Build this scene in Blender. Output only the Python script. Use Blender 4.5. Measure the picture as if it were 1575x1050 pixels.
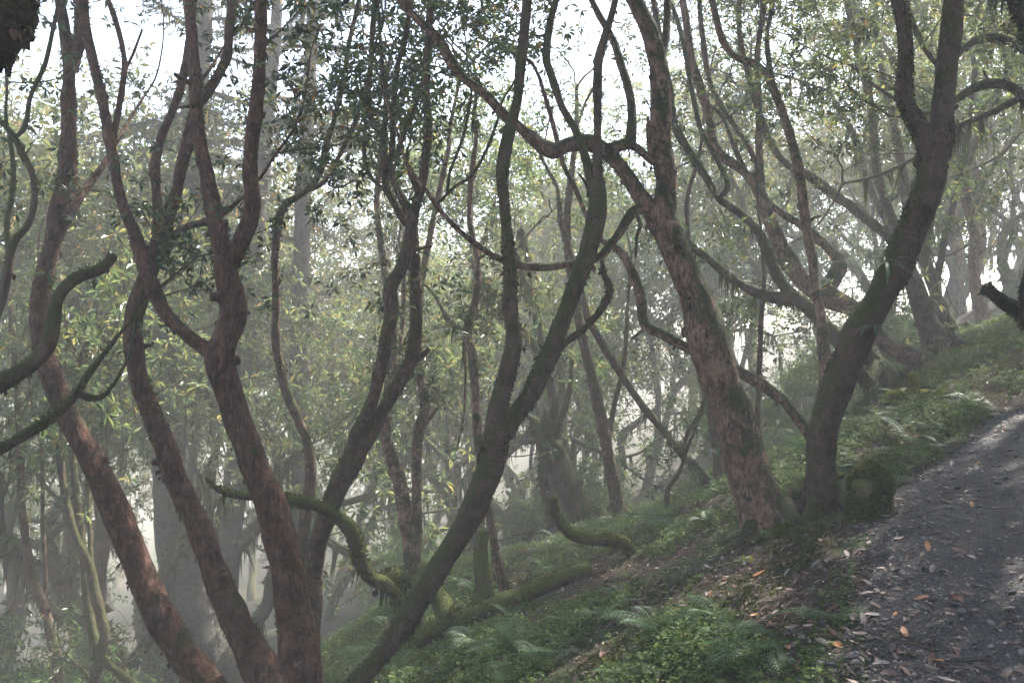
import bpy, math, random
import numpy as np
from mathutils import Vector, Matrix

# ------------------------------------------------------------------ camera, sky, sun, exposure
scene = bpy.context.scene
for o in list(bpy.data.objects):
    bpy.data.objects.remove(o)
COL = scene.collection
PW, PH, FPX = 1575.0, 1050.0, 1364.0
PITCH = math.atan(35.0 / FPX)
EYE = np.array([0.0, 0.0, 1.7])

cam_data = bpy.data.cameras.new("camera")
cam_data.sensor_width = 36.0
cam_data.lens = 36.0 * FPX / PW
cam_data.clip_start = 0.05
cam_data.clip_end = 1000
cam = bpy.data.objects.new("camera", cam_data)
COL.objects.link(cam)
cam.location = EYE
cam.rotation_euler = (math.radians(90) + PITCH, 0, 0)
scene.camera = cam

SUN_EL, SUN_AZ = math.radians(55), math.radians(42)      # azimuth from +Y towards +X
world = bpy.data.worlds.new("World")
scene.world = world
world.use_nodes = True
wn = world.node_tree.nodes
sky = wn.new("ShaderNodeTexSky")
sky.sky_type = 'NISHITA'
sky.sun_disc = False
sky.sun_elevation = SUN_EL
sky.sun_rotation = SUN_AZ
sky.air_density = 1.0
sky.dust_density = 3.0
sky.ozone_density = 1.0
world.node_tree.links.new(sky.outputs[0], wn["Background"].inputs[0])
wn["Background"].inputs[1].default_value = 0.15

sd = bpy.data.lights.new("sun", 'SUN')
sd.energy = 5.0
sd.angle = math.radians(0.6)
sd.color = (1.0, 0.94, 0.85)
sun = bpy.data.objects.new("sun", sd)
COL.objects.link(sun)
sv = Vector((math.sin(SUN_AZ) * math.cos(SUN_EL), math.cos(SUN_AZ) * math.cos(SUN_EL), math.sin(SUN_EL)))
sun.rotation_euler = sv.to_track_quat('Z', 'Y').to_euler()

scene.view_settings.view_transform = 'Standard'
scene.view_settings.look = 'None'
scene.view_settings.exposure = 2.45
scene.view_settings.gamma = 1
cy = scene.cycles
cy.max_bounces = 7
cy.diffuse_bounces = 3
cy.glossy_bounces = 2
cy.transmission_bounces = 3
cy.volume_bounces = 2
cy.transparent_max_bounces = 4
cy.caustics_reflective = False
cy.caustics_refractive = False
cy.sample_clamp_indirect = 6.0
cy.use_denoising = True
try:
    cy.denoiser = 'OPENIMAGEDENOISE'
    cy.denoising_input_passes = 'RGB_ALBEDO_NORMAL'
except Exception:
    pass
HAZE_DENSITY = 0.0066

rng = np.random.default_rng(7)
random.seed(7)


# ------------------------------------------------------------------ pixel -> point
cp, sp = math.cos(PITCH), math.sin(PITCH)
def at(px, py, d):
    x = (px - PW / 2) / FPX
    u = -(py - PH / 2) / FPX
    return EYE + d * np.array([x, cp - u * sp, sp + u * cp])


def norm(v):
    v = np.asarray(v, float)
    return v / (np.linalg.norm(v, axis=-1, keepdims=True) + 1e-12)


_nz = np.random.default_rng(3)
_ND = norm(_nz.normal(size=(24, 3)))
_NP = _nz.uniform(0, 6.28, size=24)
def lump(P, freq, octs=2):
    """cheap smooth 3D noise, about -1..1"""
    P = np.asarray(P, float)
    out = np.zeros(P.shape[0])
    amp, tot = 1.0, 0.0
    for o in range(octs):
        s = 0
        for i in range(8):
            k = i + 8 * (o % 3)
            s = s + np.sin((P @ _ND[k]) * freq * (0.7 + 0.09 * i) * 3.0 + _NP[k] + 1.7 * np.sin((P @ _ND[(k + 5) % 24]) * freq * 1.9))
        out += amp * s / 3.2
        tot += amp
        amp *= 0.5
        freq *= 2.1
    return out / tot


# ------------------------------------------------------------------ terrain height
CTRL = [  # pixel x, pixel y, distance: places where the photo shows the ground
    (1320, 1050, 4.2), (1575, 1050, 4.0), (1340, 830, 5.8), (1385, 752, 6.9), (1575, 800, 6.1),
    (1450, 714, 7.7), (1575, 640, 9.3), (1265, 768, 7.4), (1180, 828, 7.4), (1000, 1050, 5.0),
    (1180, 1050, 4.5), (800, 1050, 6.2), (600, 1050, 7.6), (1000, 905, 6.8), (800, 925, 9.0),
    (695, 968, 9.2), (500, 1050, 9.0), (960, 842, 9.6), (955, 812, 13.0), (1100, 762, 12.5),
    (1025, 792, 11.5), (1200, 705, 10.5), (1390, 575, 12.0), (1440, 535, 15.0), (1475, 520, 18.0),
    (1575, 505, 13.0), (1300, 665, 9.5), (905, 815, 13.5), (640, 895, 12.0), (565, 975, 12.5),
    (1410, 600, 10.5), (1480, 620, 9.3),
]
cpts = np.array([at(*c) for c in CTRL])
extra = np.array([
    (0.3, -3, -0.6), (1.2, 1.0, -0.15), (0.2, 1.0, -0.35), (2.0, 0.0, 0.0), (-2, 1.0, -1.2), (-3, 4, -1.9), (-5, 8, -3.2),
    (-9, 12, -5.2), (-4, 15, -3.6), (-4, 24, -5.0), (2, 20, -2.2), (2, 32, -4.5), (8, 26, 0.6), (10, 36, -0.5), (12, 16, 3.6), (6, 4, 2.2), (8, 9, 2.8),
    (14, 8, 5.2), (18, 24, 5.2), (26, 12, 7.5), (30, 36, 6.5), (-20, 14, -9.5), (-20, 36, -9.5), (-34, 24, -12),
    (6, -8, 2.0), (-8, -8, -3.6), (18, -16, 6), (-26, -12, -9.5), (0, -25, -1), (0, 52, -6), (22, 56, 3), (-24, 60, -11),
])
cpts = np.vstack([cpts, extra])


def _phi(r2):
    return 0.5 * r2 * np.log(r2 + 1e-9)


def _fit():
    n = len(cpts)
    X = cpts[:, :2]
    d2 = ((X[:, None] - X[None]) ** 2).sum(-1)
    A = np.zeros((n + 3, n + 3))
    A[:n, :n] = _phi(d2) + np.eye(n) * 0.25
    A[:n, n] = 1
    A[:n, n + 1:] = X
    A[n, :n] = 1
    A[n + 1:, :n] = X.T
    b = np.concatenate([cpts[:, 2], np.zeros(3)])
    return np.linalg.solve(A, b)


_RB = _fit()


def hbase(x, y):
    x = np.atleast_1d(np.asarray(x, float)); y = np.atleast_1d(np.asarray(y, float))
    xc, yc = np.clip(x, -34, 30), np.clip(y, -25, 60)
    n = len(cpts)
    out = np.empty(len(x))
    for s in range(0, len(x), 20000):
        q = np.stack([xc[s:s + 20000], yc[s:s + 20000]], 1)
        d2 = ((q[:, None] - cpts[None, :, :2]) ** 2).sum(-1)
        out[s:s + 20000] = _phi(d2) @ _RB[:n] + _RB[n] + q @ _RB[n + 1:]
    return np.clip(out, -13, 9)


# trail: left edge traced from the photo, then carried on behind the viewer and round the bend
_edge = [(-0.35, -4.0), (-0.1, -1.5), (0.35, 0.6), (0.95, 2.3)] + [tuple(at(*p)[:2]) for p in
         ((1300, 1050, 4.2), (1340, 830, 5.8), (1385, 752, 6.9), (1450, 714, 7.7), (1520, 668, 8.6), (1585, 630, 9.6))] + [(7.9, 10.6), (10.5, 11.6), (14, 12)]
_edge = np.array(_edge)


def catmull(P, m):
    P = np.asarray(P, float)
    Q = np.vstack([2 * P[0] - P[1], P, 2 * P[-1] - P[-2]])
    out = []
    for i in range(1, len(Q) - 2):
        t = np.linspace(0, 1, m, endpoint=False)[:, None]
        a, b, c, d = Q[i - 1], Q[i], Q[i + 1], Q[i + 2]
        out.append(0.5 * ((2 * b) + (-a + c) * t + (2 * a - 5 * b + 4 * c - d) * t ** 2 + (-a + 3 * b - 3 * c + d) * t ** 3))
    out.append(P[-1:])
    return np.vstack(out)


EDGE = catmull(_edge, 10)
_tan = norm(np.gradient(EDGE, axis=0))
_nrm = np.stack([_tan[:, 1], -_tan[:, 0]], 1)            # to the right of the walker
PATH_W = 1.9


def path_t(x, y):
    """signed distance to the right of the trail's left edge"""
    q = np.stack([np.atleast_1d(x), np.atleast_1d(y)], 1).astype(float)
    out = np.empty(len(q))
    for s in range(0, len(q), 20000):
        d = q[s:s + 20000, None] - EDGE[None]
        i = (d ** 2).sum(-1).argmin(1)
        out[s:s + 20000] = (d[np.arange(len(i)), i] * _nrm[i]).sum(-1)
    far = np.abs(out) > 6
    return out


def height(x, y):
    x = np.atleast_1d(np.asarray(x, float)); y = np.atleast_1d(np.asarray(y, float))
    z = hbase(x, y)
    P = np.stack([x, y, np.zeros_like(x)], 1)
    t = path_t(x, y)
    onp = np.clip(np.minimum(t + 0.25, PATH_W + 0.25 - t) / 0.5, 0, 1)
    near = np.clip(1 - (np.hypot(x - 2, y - 6) - 22) / 30, 0.3, 1)
    rough = 0.07 * lump(P, 0.45, 2) + 0.025 * lump(P + 9.1, 2.1, 2)
    return z + rough * near * (1 - 0.6 * onp)


def h1(x, y):
    return float(height([x], [y])[0])


def ground_hit(px, py, dmin=3.0, dmax=40):
    """distance at which the view ray through a pixel meets the ground"""
    d = np.linspace(dmin, dmax, 700)
    P = np.array([at(px, py, k) for k in d])
    below = P[:, 2] < height(P[:, 0], P[:, 1])
    i = int(below.argmax())
    return d[i] if below.any() else None


# ------------------------------------------------------------------ mesh helpers
class Acc:
    def __init__(s):
        s.v, s.t, s.q, s.n = [], [], [], 0
    def add(s, V, tris=None, quads=None):
        V = np.asarray(V, float).reshape(-1, 3)
        if tris is not None and len(tris):
            s.t.append(np.asarray(tris, int).reshape(-1, 3) + s.n)
        if quads is not None and len(quads):
            s.q.append(np.asarray(quads, int).reshape(-1, 4) + s.n)
        s.v.append(V)
        s.n += len(V)
    def mesh(s, name, mat, origin=(0, 0, 0), smooth=True):
        V = np.vstack(s.v) - np.asarray(origin, float) if s.v else np.zeros((0, 3))
        T = np.vstack(s.t) if s.t else np.zeros((0, 3), int)
        Q = np.vstack(s.q) if s.q else np.zeros((0, 4), int)
        me = bpy.data.meshes.new(name)
        me.vertices.add(len(V))
        me.vertices.foreach_set("co", V.astype(np.float32).ravel())
        me.loops.add(T.size + Q.size)
        me.loops.foreach_set("vertex_index", np.concatenate([T.ravel(), Q.ravel()]).astype(np.int32))
        me.polygons.add(len(T) + len(Q))
        st = np.concatenate([np.arange(len(T)) * 3, T.size + np.arange(len(Q)) * 4]).astype(np.int32)
        me.polygons.foreach_set("loop_start", st)
        me.polygons.foreach_set("use_smooth", np.full(len(T) + len(Q), smooth))
        me.update(calc_edges=True)
        me.validate()
        me.materials.append(mat)
        return me
    def build(s, name, mat, parent=None, origin=(0, 0, 0), smooth=True):
        o = bpy.data.objects.new(name, s.mesh(name, mat, origin, smooth))
        COL.objects.link(o)
        if parent is not None:
            o.parent = parent
        return o


def empty(name, loc, label, cat, group=None):
    o = bpy.data.objects.new(name, None)
    o.empty_display_size = 0.2
    COL.objects.link(o)
    o.location = loc
    return tag(o, label, cat, group)


def tag(o, label=None, cat=None, group=None, kind=None):
    if label: o["label"] = label
    if cat: o["category"] = cat
    if group: o["group"] = group
    if kind: o["kind"] = kind
    return o


def tube(acc, P, R, sides=12, rough=0.10, freq=3.0, cap=True, sink=None):
    P = np.asarray(P, float); R = np.asarray(R, float)
    n = len(P)
    T = norm(np.gradient(P, axis=0))
    ref = np.array([0, 0, 1.0]) if abs(T[0, 2]) < 0.9 else np.array([1.0, 0, 0])
    N = np.empty_like(P)
    a = ref - T[0] * (ref @ T[0])
    N[0] = a / np.linalg.norm(a)
    for i in range(1, n):
        a = N[i - 1] - T[i] * (N[i - 1] @ T[i])
        N[i] = a / (np.linalg.norm(a) + 1e-9)
    B = np.cross(T, N)
    ang = np.linspace(0, 2 * np.pi, sides, endpoint=False)
    ring = N[:, None] * np.cos(ang)[None, :, None] + B[:, None] * np.sin(ang)[None, :, None]
    V = P[:, None] + ring * R[:, None, None]
    if rough:
        nv = lump(V.reshape(-1, 3), freq, 3).reshape(n, sides)
        fine = lump(V.reshape(-1, 3) * np.array([1, 1, 0.6]) + 4.4, 9.0, 3).reshape(n, sides)
        V = P[:, None] + ring * (R[:, None] * (1 + rough * 1.3 * nv) + np.minimum(R[:, None] * 0.09, 0.006) * fine)[..., None]
    i = np.arange(n - 1)[:, None]; j = np.arange(sides)[None]
    a = i * sides + j; b = i * sides + (j + 1) % sides
    quads = np.stack([a, b, b + sides, a + sides], -1).reshape(-1, 4)
    V = V.reshape(-1, 3)
    tris = []
    if cap:
        V = np.vstack([V, P[-1] + T[-1] * R[-1] * 0.35])
        k = (n - 1) * sides
        tris = [(k + q, k + (q + 1) % sides, n * sides) for q in range(sides)]
    acc.add(V, tris, quads)
    return ring, V


def sample_surface(P, R, count, r):
    """random points on a limb: position, outward normal, limb direction"""
    P = np.asarray(P); R = np.asarray(R)
    T = norm(np.gradient(P, axis=0))
    seg = np.linalg.norm(np.diff(P, axis=0), axis=1) * (R[:-1] + R[1:])
    c = np.cumsum(seg) / seg.sum()
    u = r.random(count)
    i = np.clip(np.searchsorted(c, u), 0, len(P) - 2)
    f = r.random(count)[:, None]
    pos = P[i] * (1 - f) + P[i + 1] * f
    rad = R[i] * (1 - f[:, 0]) + R[i + 1] * f[:, 0]
    d = norm(T[i])
    v = r.normal(size=(count, 3))
    nrm = norm(v - d * (v * d).sum(1, keepdims=True))
    return pos + nrm * rad[:, None], nrm, d


def blades(acc, base, direc, length, width, r, side=None):
    """thin triangles, one each"""
    direc = norm(direc)
    if side is None:
        side = norm(np.cross(direc, r.normal(size=direc.shape)))
    w = np.asarray(width).reshape(-1, 1) * side * 0.5
    V = np.stack([base - w, base + w, base + direc * np.asarray(length).reshape(-1, 1)], 1)
    n = len(V)
    acc.add(V.reshape(-1, 3), np.arange(3 * n).reshape(-1, 3))


def leaf_set(acc, base, direc, up, length, width, fold=0.35, droop=0.15):
    """folded four-point leaves (two triangles along the midrib), one island each"""
    direc = norm(direc)
    side = norm(np.cross(direc, up))
    nup = np.cross(side, direc)
    L = np.asarray(length).reshape(-1, 1); Wd = np.asarray(width).reshape(-1, 1) * 0.5
    mid = base + direc * L * 0.52
    tip = base + direc * L - nup * L * droop
    V = np.stack([base, mid + side * Wd + nup * Wd * fold, tip, mid - side * Wd + nup * Wd * fold], 1)
    n = len(V)
    k = np.arange(n)[:, None] * 4
    acc.add(V.reshape(-1, 3), np.concatenate([k + [[0, 1, 2]], k + [[0, 2, 3]]]))


def whorls(acc, pos, axis, r, per=10, L=(0.08, 0.14), ratio=0.3):
    """rosettes of leathery leaves at the twig ends"""
    pos = np.asarray(pos); axis = norm(axis)
    n = len(pos)
    if n == 0:
        return
    a = norm(np.cross(axis, r.normal(size=(n, 3))))
    b = np.cross(axis, a)
    ph = (np.arange(per)[None] * 2.39996 + r.uniform(0, 6.28, (n, 1)) + r.normal(0, 0.25, (n, per)))
    el = r.uniform(-0.55, 0.7, (n, per))
    rad = a[:, None] * np.cos(ph)[..., None] + b[:, None] * np.sin(ph)[..., None]
    d = rad * np.cos(el)[..., None] + axis[:, None] * np.sin(el)[..., None]
    d = d.reshape(-1, 3)
    d[:, 2] -= 0.12
    base = np.repeat(pos, per, 0) + norm(d) * 0.012
    up = np.repeat(axis, per, 0) + r.normal(0, 0.2, (n * per, 3))
    ln = r.uniform(L[0], L[1], n * per)
    leaf_set(acc, base, d, up, ln, ln * r.uniform(ratio * 0.8, ratio * 1.2, n * per))


# ------------------------------------------------------------------ materials
def new_mat(name):
    m = bpy.data.materials.new(name)
    m.use_nodes = True
    nt = m.node_tree
    b = nt.nodes["Principled BSDF"]
    return m, nt, b


def nd(nt, kind, **kw):
    n = nt.nodes.new(kind)
    for k, v in kw.items():
        if k.startswith("i_"):
            n.inputs[int(k[2:])].default_value = v
        else:
            setattr(n, k, v)
    return n


def ramp(nt, fac, stops):
    n = nt.nodes.new("ShaderNodeValToRGB")
    e = n.color_ramp.elements
    while len(e) < len(stops):
        e.new(0.5)
    for k, (p, c) in zip(e, stops):
        k.position = p
        k.color = (*c, 1) if len(c) == 3 else c
    nt.links.new(fac, n.inputs[0])
    return n.outputs[0]


def mixc(nt, fac, a, b):
    n = nt.nodes.new("ShaderNodeMix")
    n.data_type = 'RGBA'
    for s, v in ((0, fac), (6, a), (7, b)):
        if isinstance(v, (tuple, list)):
            n.inputs[s].default_value = (*v, 1)
        elif isinstance(v, (int, float)):
            n.inputs[s].default_value = v
        else:
            nt.links.new(v, n.inputs[s])
    return n.outputs[2]


def noise_tex(nt, vec, scale, detail=4, rough=0.6, dist=0.0):
    n = nt.nodes.new("ShaderNodeTexNoise")
    n.inputs["Scale"].default_value = scale
    n.inputs["Detail"].default_value = detail
    n.inputs["Roughness"].default_value = rough
    n.inputs["Distortion"].default_value = dist
    nt.links.new(vec, n.inputs["Vector"])
    return n.outputs["Fac"]


def math_n(nt, op, a, b=0.0):
    n = nt.nodes.new("ShaderNodeMath")
    n.operation = op
    for i, v in enumerate((a, b)):
        if isinstance(v, (int, float)):
            n.inputs[i].default_value = v
        else:
            nt.links.new(v, n.inputs[i])
    return n.outputs[0]


def bump(nt, b, h, strength, dist):
    n = nt.nodes.new("ShaderNodeBump")
    n.inputs["Strength"].default_value = strength
    n.inputs["Distance"].default_value = dist
    nt.links.new(h, n.inputs["Height"])
    nt.links.new(n.outputs[0], b.inputs["Normal"])


def bark_mat(name, dark, mid, pale, moss, moss_level, pale_level=0.6, moss_up=0.35):
    m, nt, b = new_mat(name)
    co = nt.nodes.new("ShaderNodeTexCoord").outputs["Object"]
    geo = nt.nodes.new("ShaderNodeNewGeometry")
    n1 = noise_tex(nt, co, 9, 6, 0.65, 0.4)
    mpa = nt.nodes.new("ShaderNodeMapping"); mpa.inputs["Scale"].default_value = (1.0, 1.0, 0.38)
    nt.links.new(co, mpa.inputs[0])
    n2 = noise_tex(nt, mpa.outputs[0], 19, 9, 0.74, 1.2)
    vor = nt.nodes.new("ShaderNodeTexVoronoi")
    vor.inputs["Scale"].default_value = 26
    vor.inputs["Randomness"].default_value = 1
    mp = nt.nodes.new("ShaderNodeMapping")
    mp.inputs["Scale"].default_value = (1.3, 1.3, 0.55)
    nt.links.new(co, mp.inputs[0])
    dn = nt.nodes.new("ShaderNodeMixRGB"); dn.inputs[0].default_value = 0.06
    nz = nt.nodes.new("ShaderNodeTexNoise"); nz.inputs["Scale"].default_value = 14
    nt.links.new(mp.outputs[0], nz.inputs[0])
    nt.links.new(mp.outputs[0], dn.inputs[1]); nt.links.new(nz.outputs["Color"], dn.inputs[2])
    nt.links.new(dn.outputs[0], vor.inputs["Vector"])
    base = ramp(nt, n1, [(0.32, dark), (0.5, mid), (0.72, tuple(0.6 * a + 0.4 * c for a, c in zip(mid, pale)))])
    flake = ramp(nt, math_n(nt, 'ADD', n2, math_n(nt, 'MULTIPLY', vor.outputs["Distance"], 0.06)),
                 [(pale_level - 0.10, (0, 0, 0)), (pale_level + 0.12, (1, 1, 1))])
    c = mixc(nt, flake, base, pale)
    crack = ramp(nt, n2, [(0.30, (1, 1, 1)), (0.42, (0, 0, 0))])
    c = mixc(nt, crack, c, tuple(x * 0.55 for x in dark))
    sx = nt.nodes.new("ShaderNodeSeparateXYZ")
    nt.links.new(geo.outputs["Normal"], sx.inputs[0])
    mm = math_n(nt, 'ADD', noise_tex(nt, co, 3.2, 6, 0.72, 0.6), math_n(nt, 'MULTIPLY', sx.outputs[2], moss_up))
    mm = math_n(nt, 'ADD', mm, math_n(nt, 'MULTIPLY', math_n(nt, 'SUBTRACT', noise_tex(nt, co, 40, 3, 0.7), 0.5), 0.35))
    mask = ramp(nt, mm, [(moss_level - 0.05, (0, 0, 0)), (moss_level + 0.08, (1, 1, 1))])
    mossc = mixc(nt, noise_tex(nt, co, 55, 3, 0.6), tuple(x * 0.45 for x in moss), tuple(min(1, x * 1.35) for x in moss))
    c = mixc(nt, mask, c, mossc)
    nt.links.new(c, b.inputs["Base Color"])
    b.inputs["Roughness"].default_value = 0.86
    b.inputs["Specular IOR Level"].default_value = 0.25
    hh = math_n(nt, 'ADD', n2, math_n(nt, 'MULTIPLY', n1, 0.8))
    hh = math_n(nt, 'ADD', hh, math_n(nt, 'MULTIPLY', vor.outputs["Distance"], 0.25))
    bump(nt, b, hh, 1.0, 0.035)
    return m


def leaf_mat(name, stops, trans=0.35, rough=0.36, spec=0.5, tint=None):
    m, nt, b = new_mat(name)
    geo = nt.nodes.new("ShaderNodeNewGeometry")
    c = ramp(nt, geo.outputs["Random Per Island"], stops)
    oi = nt.nodes.new("ShaderNodeObjectInfo")
    hs = nt.nodes.new("ShaderNodeHueSaturation")
    nt.links.new(math_n(nt, 'ADD', math_n(nt, 'MULTIPLY', oi.outputs["Random"], 0.05), 0.475), hs.inputs["Hue"])
    nt.links.new(math_n(nt, 'ADD', math_n(nt, 'MULTIPLY', oi.outputs["Random"], 0.4), 0.8), hs.inputs["Value"])
    nt.links.new(c, hs.inputs["Color"])
    nt.links.new(hs.outputs[0], b.inputs["Base Color"])
    b.inputs["Roughness"].default_value = rough
    b.inputs["Specular IOR Level"].default_value = spec
    if trans:
        tr = nt.nodes.new("ShaderNodeBsdfTranslucent")
        hs2 = nt.nodes.new("ShaderNodeHueSaturation")
        hs2.inputs["Hue"].default_value = 0.485
        hs2.inputs["Value"].default_value = 1.3
        nt.links.new(hs.outputs[0], hs2.inputs["Color"])
        nt.links.new(hs2.outputs[0], tr.inputs[0])
        mx = nt.nodes.new("ShaderNodeMixShader")
        mx.inputs[0].default_value = trans
        nt.links.new(b.outputs[0], mx.inputs[1]); nt.links.new(tr.outputs[0], mx.inputs[2])
        nt.links.new(mx.outputs[0], nt.nodes["Material Output"].inputs[0])
    return m


MOSS = (0.055, 0.062, 0.014)
M = {}
M['bark_red'] = bark_mat('bark_red', (0.013, 0.0065, 0.0045), (0.062, 0.028, 0.018), (0.19, 0.10, 0.068), (0.036, 0.040, 0.010), 0.66, 0.62, 0.2)
M['bark_pink'] = bark_mat('bark_pink', (0.016, 0.009, 0.006), (0.088, 0.045, 0.030), (0.34, 0.21, 0.155), (0.030, 0.033, 0.009), 0.53, 0.58)
M['bark_grey'] = bark_mat('bark_grey', (0.018, 0.011, 0.008), (0.072, 0.040, 0.027), (0.20, 0.125, 0.09), MOSS, 0.58, 0.64)
M['bark_mossy'] = bark_mat('bark_mossy', (0.03, 0.021, 0.016), (0.085, 0.052, 0.038), (0.17, 0.11, 0.085), (0.05, 0.054, 0.014), 0.50, 0.70)
M['bark_dark'] = bark_mat('bark_dark', (0.010, 0.008, 0.007), (0.030, 0.021, 0.016), (0.07, 0.048, 0.036), (0.020, 0.022, 0.007), 0.52, 0.70)
M['bark_fir'] = bark_mat('bark_fir', (0.03, 0.027, 0.025), (0.075, 0.066, 0.06), (0.13, 0.115, 0.10), (0.06, 0.06, 0.02), 0.70, 0.66)
M['log_moss'] = bark_mat('log_moss', (0.03, 0.022, 0.016), (0.08, 0.055, 0.035), (0.15, 0.10, 0.07), (0.085, 0.095, 0.020), 0.45, 0.72)
M['moss_yellow'] = bark_mat('moss_yellow', (0.03, 0.03, 0.01), (0.07, 0.07, 0.02), (0.12, 0.11, 0.03), (0.20, 0.19, 0.03), 0.30, 0.9)
M['cut_wood'] = bark_mat('cut_wood', (0.20, 0.14, 0.09), (0.42, 0.34, 0.25), (0.62, 0.54, 0.44), MOSS, 0.95, 0.6)
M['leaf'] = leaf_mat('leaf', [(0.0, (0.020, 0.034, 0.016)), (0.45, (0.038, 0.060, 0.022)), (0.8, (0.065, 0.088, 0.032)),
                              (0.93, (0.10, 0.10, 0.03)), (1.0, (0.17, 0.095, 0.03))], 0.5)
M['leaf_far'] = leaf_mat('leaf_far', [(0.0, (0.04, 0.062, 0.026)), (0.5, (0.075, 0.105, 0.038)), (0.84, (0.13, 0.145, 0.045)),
                              (1.0, (0.19, 0.15, 0.045))], 0.55)  # same leaves in paler colour, so background foliage looks lit and misty
M['shrub'] = leaf_mat('shrub', [(0.0, (0.035, 0.065, 0.018)), (0.6, (0.07, 0.115, 0.03)), (1.0, (0.13, 0.17, 0.05))], 0.5)
M['herb'] = leaf_mat('herb', [(0.0, (0.022, 0.046, 0.008)), (0.6, (0.055, 0.094, 0.016)), (0.92, (0.10, 0.135, 0.026)), (1.0, (0.14, 0.12, 0.03))], 0.3, 0.62, 0.2)
M['fern'] = leaf_mat('fern', [(0.0, (0.03, 0.075, 0.02)), (1.0, (0.055, 0.115, 0.03))], 0.35, 0.5)
M['needle'] = leaf_mat('needle', [(0.0, (0.025, 0.042, 0.024)), (0.7, (0.05, 0.07, 0.03)), (1.0, (0.16, 0.12, 0.03))], 0.2, 0.6)
M['moss'] = leaf_mat('moss', [(0.0, (0.025, 0.026, 0.008)), (0.6, (0.055, 0.060, 0.013)), (1.0, (0.10, 0.10, 0.022))], 0.15, 0.9, 0.1)
M['moss_dark'] = leaf_mat('moss_dark', [(0.0, (0.013, 0.014, 0.006)), (0.6, (0.030, 0.032, 0.010)), (1.0, (0.055, 0.056, 0.014))], 0.12, 0.9, 0.1)
M['moss_bright'] = leaf_mat('moss_bright', [(0.0, (0.06, 0.065, 0.012)), (0.6, (0.14, 0.14, 0.022)), (1.0, (0.24, 0.21, 0.035))], 0.2, 0.9, 0.1)
M['moss_gold'] = leaf_mat('moss_gold', [(0.0, (0.08, 0.07, 0.02)), (0.6, (0.19, 0.14, 0.035)), (1.0, (0.27, 0.15, 0.045))], 0.3, 0.9, 0.1)
M['flake'] = leaf_mat('flake', [(0.0, (0.022, 0.014, 0.012)), (0.7, (0.075, 0.042, 0.033)), (1.0, (0.16, 0.10, 0.08))], 0.0, 0.9, 0.1)
M['grass'] = leaf_mat('grass', [(0.0, (0.03, 0.06, 0.025)), (1.0, (0.07, 0.11, 0.045))], 0.25, 0.45)
LITTER = [(0.0, (0.022, 0.014, 0.011)), (0.4, (0.05, 0.029, 0.021)), (0.72, (0.095, 0.055, 0.038)), (0.93, (0.19, 0.13, 0.095)), (1.0, (0.36, 0.29, 0.23))]
M['litter'] = leaf_mat('litter', LITTER, 0.1, 0.6, 0.35)


def dead_leaf_mat(name, col):
    m, nt, b = new_mat(name)
    co = nt.nodes.new("ShaderNodeTexCoord").outputs["Object"]
    oi = nt.nodes.new("ShaderNodeObjectInfo")
    n = noise_tex(nt, co, 45, 4, 0.6)
    c = mixc(nt, n, tuple(x * 0.55 for x in col), tuple(min(1, x * 1.3) for x in col))
    hs = nt.nodes.new("ShaderNodeHueSaturation")
    nt.links.new(math_n(nt, 'ADD', math_n(nt, 'MULTIPLY', oi.outputs["Random"], 0.6), 0.7), hs.inputs["Value"])
    nt.links.new(c, hs.inputs["Color"])
    nt.links.new(hs.outputs[0], b.inputs["Base Color"])
    b.inputs["Roughness"].default_value = 0.55
    bump(nt, b, n, 0.4, 0.004)
    return m


DEAD = {'dark brown': dead_leaf_mat('dead_dark', (0.05, 0.028, 0.022)),
        'reddish brown': dead_leaf_mat('dead_red', (0.11, 0.048, 0.031)),
        'orange-brown': dead_leaf_mat('dead_orange', (0.26, 0.11, 0.035)),
        'pale tan': dead_leaf_mat('dead_tan', (0.27, 0.19, 0.15)),
        'greyish': dead_leaf_mat('dead_grey', (0.16, 0.13, 0.12))}


def ground_mat():
    m, nt, b = new_mat('soil')
    co = nt.nodes.new("ShaderNodeTexCoord").outputs["Object"]
    a = noise_tex(nt, co, 22, 7, 0.7, 0.5)
    g = noise_tex(nt, co, 1.6, 6, 0.68, 0.4)
    c = ramp(nt, a, [(0.3, (0.014, 0.010, 0.008)), (0.5, (0.042, 0.027, 0.019)), (0.62, (0.085, 0.052, 0.036)), (0.75, (0.16, 0.11, 0.08))])
    gm = ramp(nt, g, [(0.46, (0, 0, 0)), (0.58, (1, 1, 1))])
    gc = ramp(nt, noise_tex(nt, co, 40, 5, 0.7), [(0.3, (0.012, 0.022, 0.006)), (0.55, (0.036, 0.056, 0.014)), (0.75, (0.08, 0.095, 0.024))])
    c = mixc(nt, gm, c, gc)
    nt.links.new(c, b.inputs["Base Color"])
    b.inputs["Roughness"].default_value = 0.95
    b.inputs["Specular IOR Level"].default_value = 0.2
    bump(nt, b, math_n(nt, 'ADD', a, noise_tex(nt, co, 70, 4, 0.7)), 1.0, 0.05)
    return m


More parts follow.
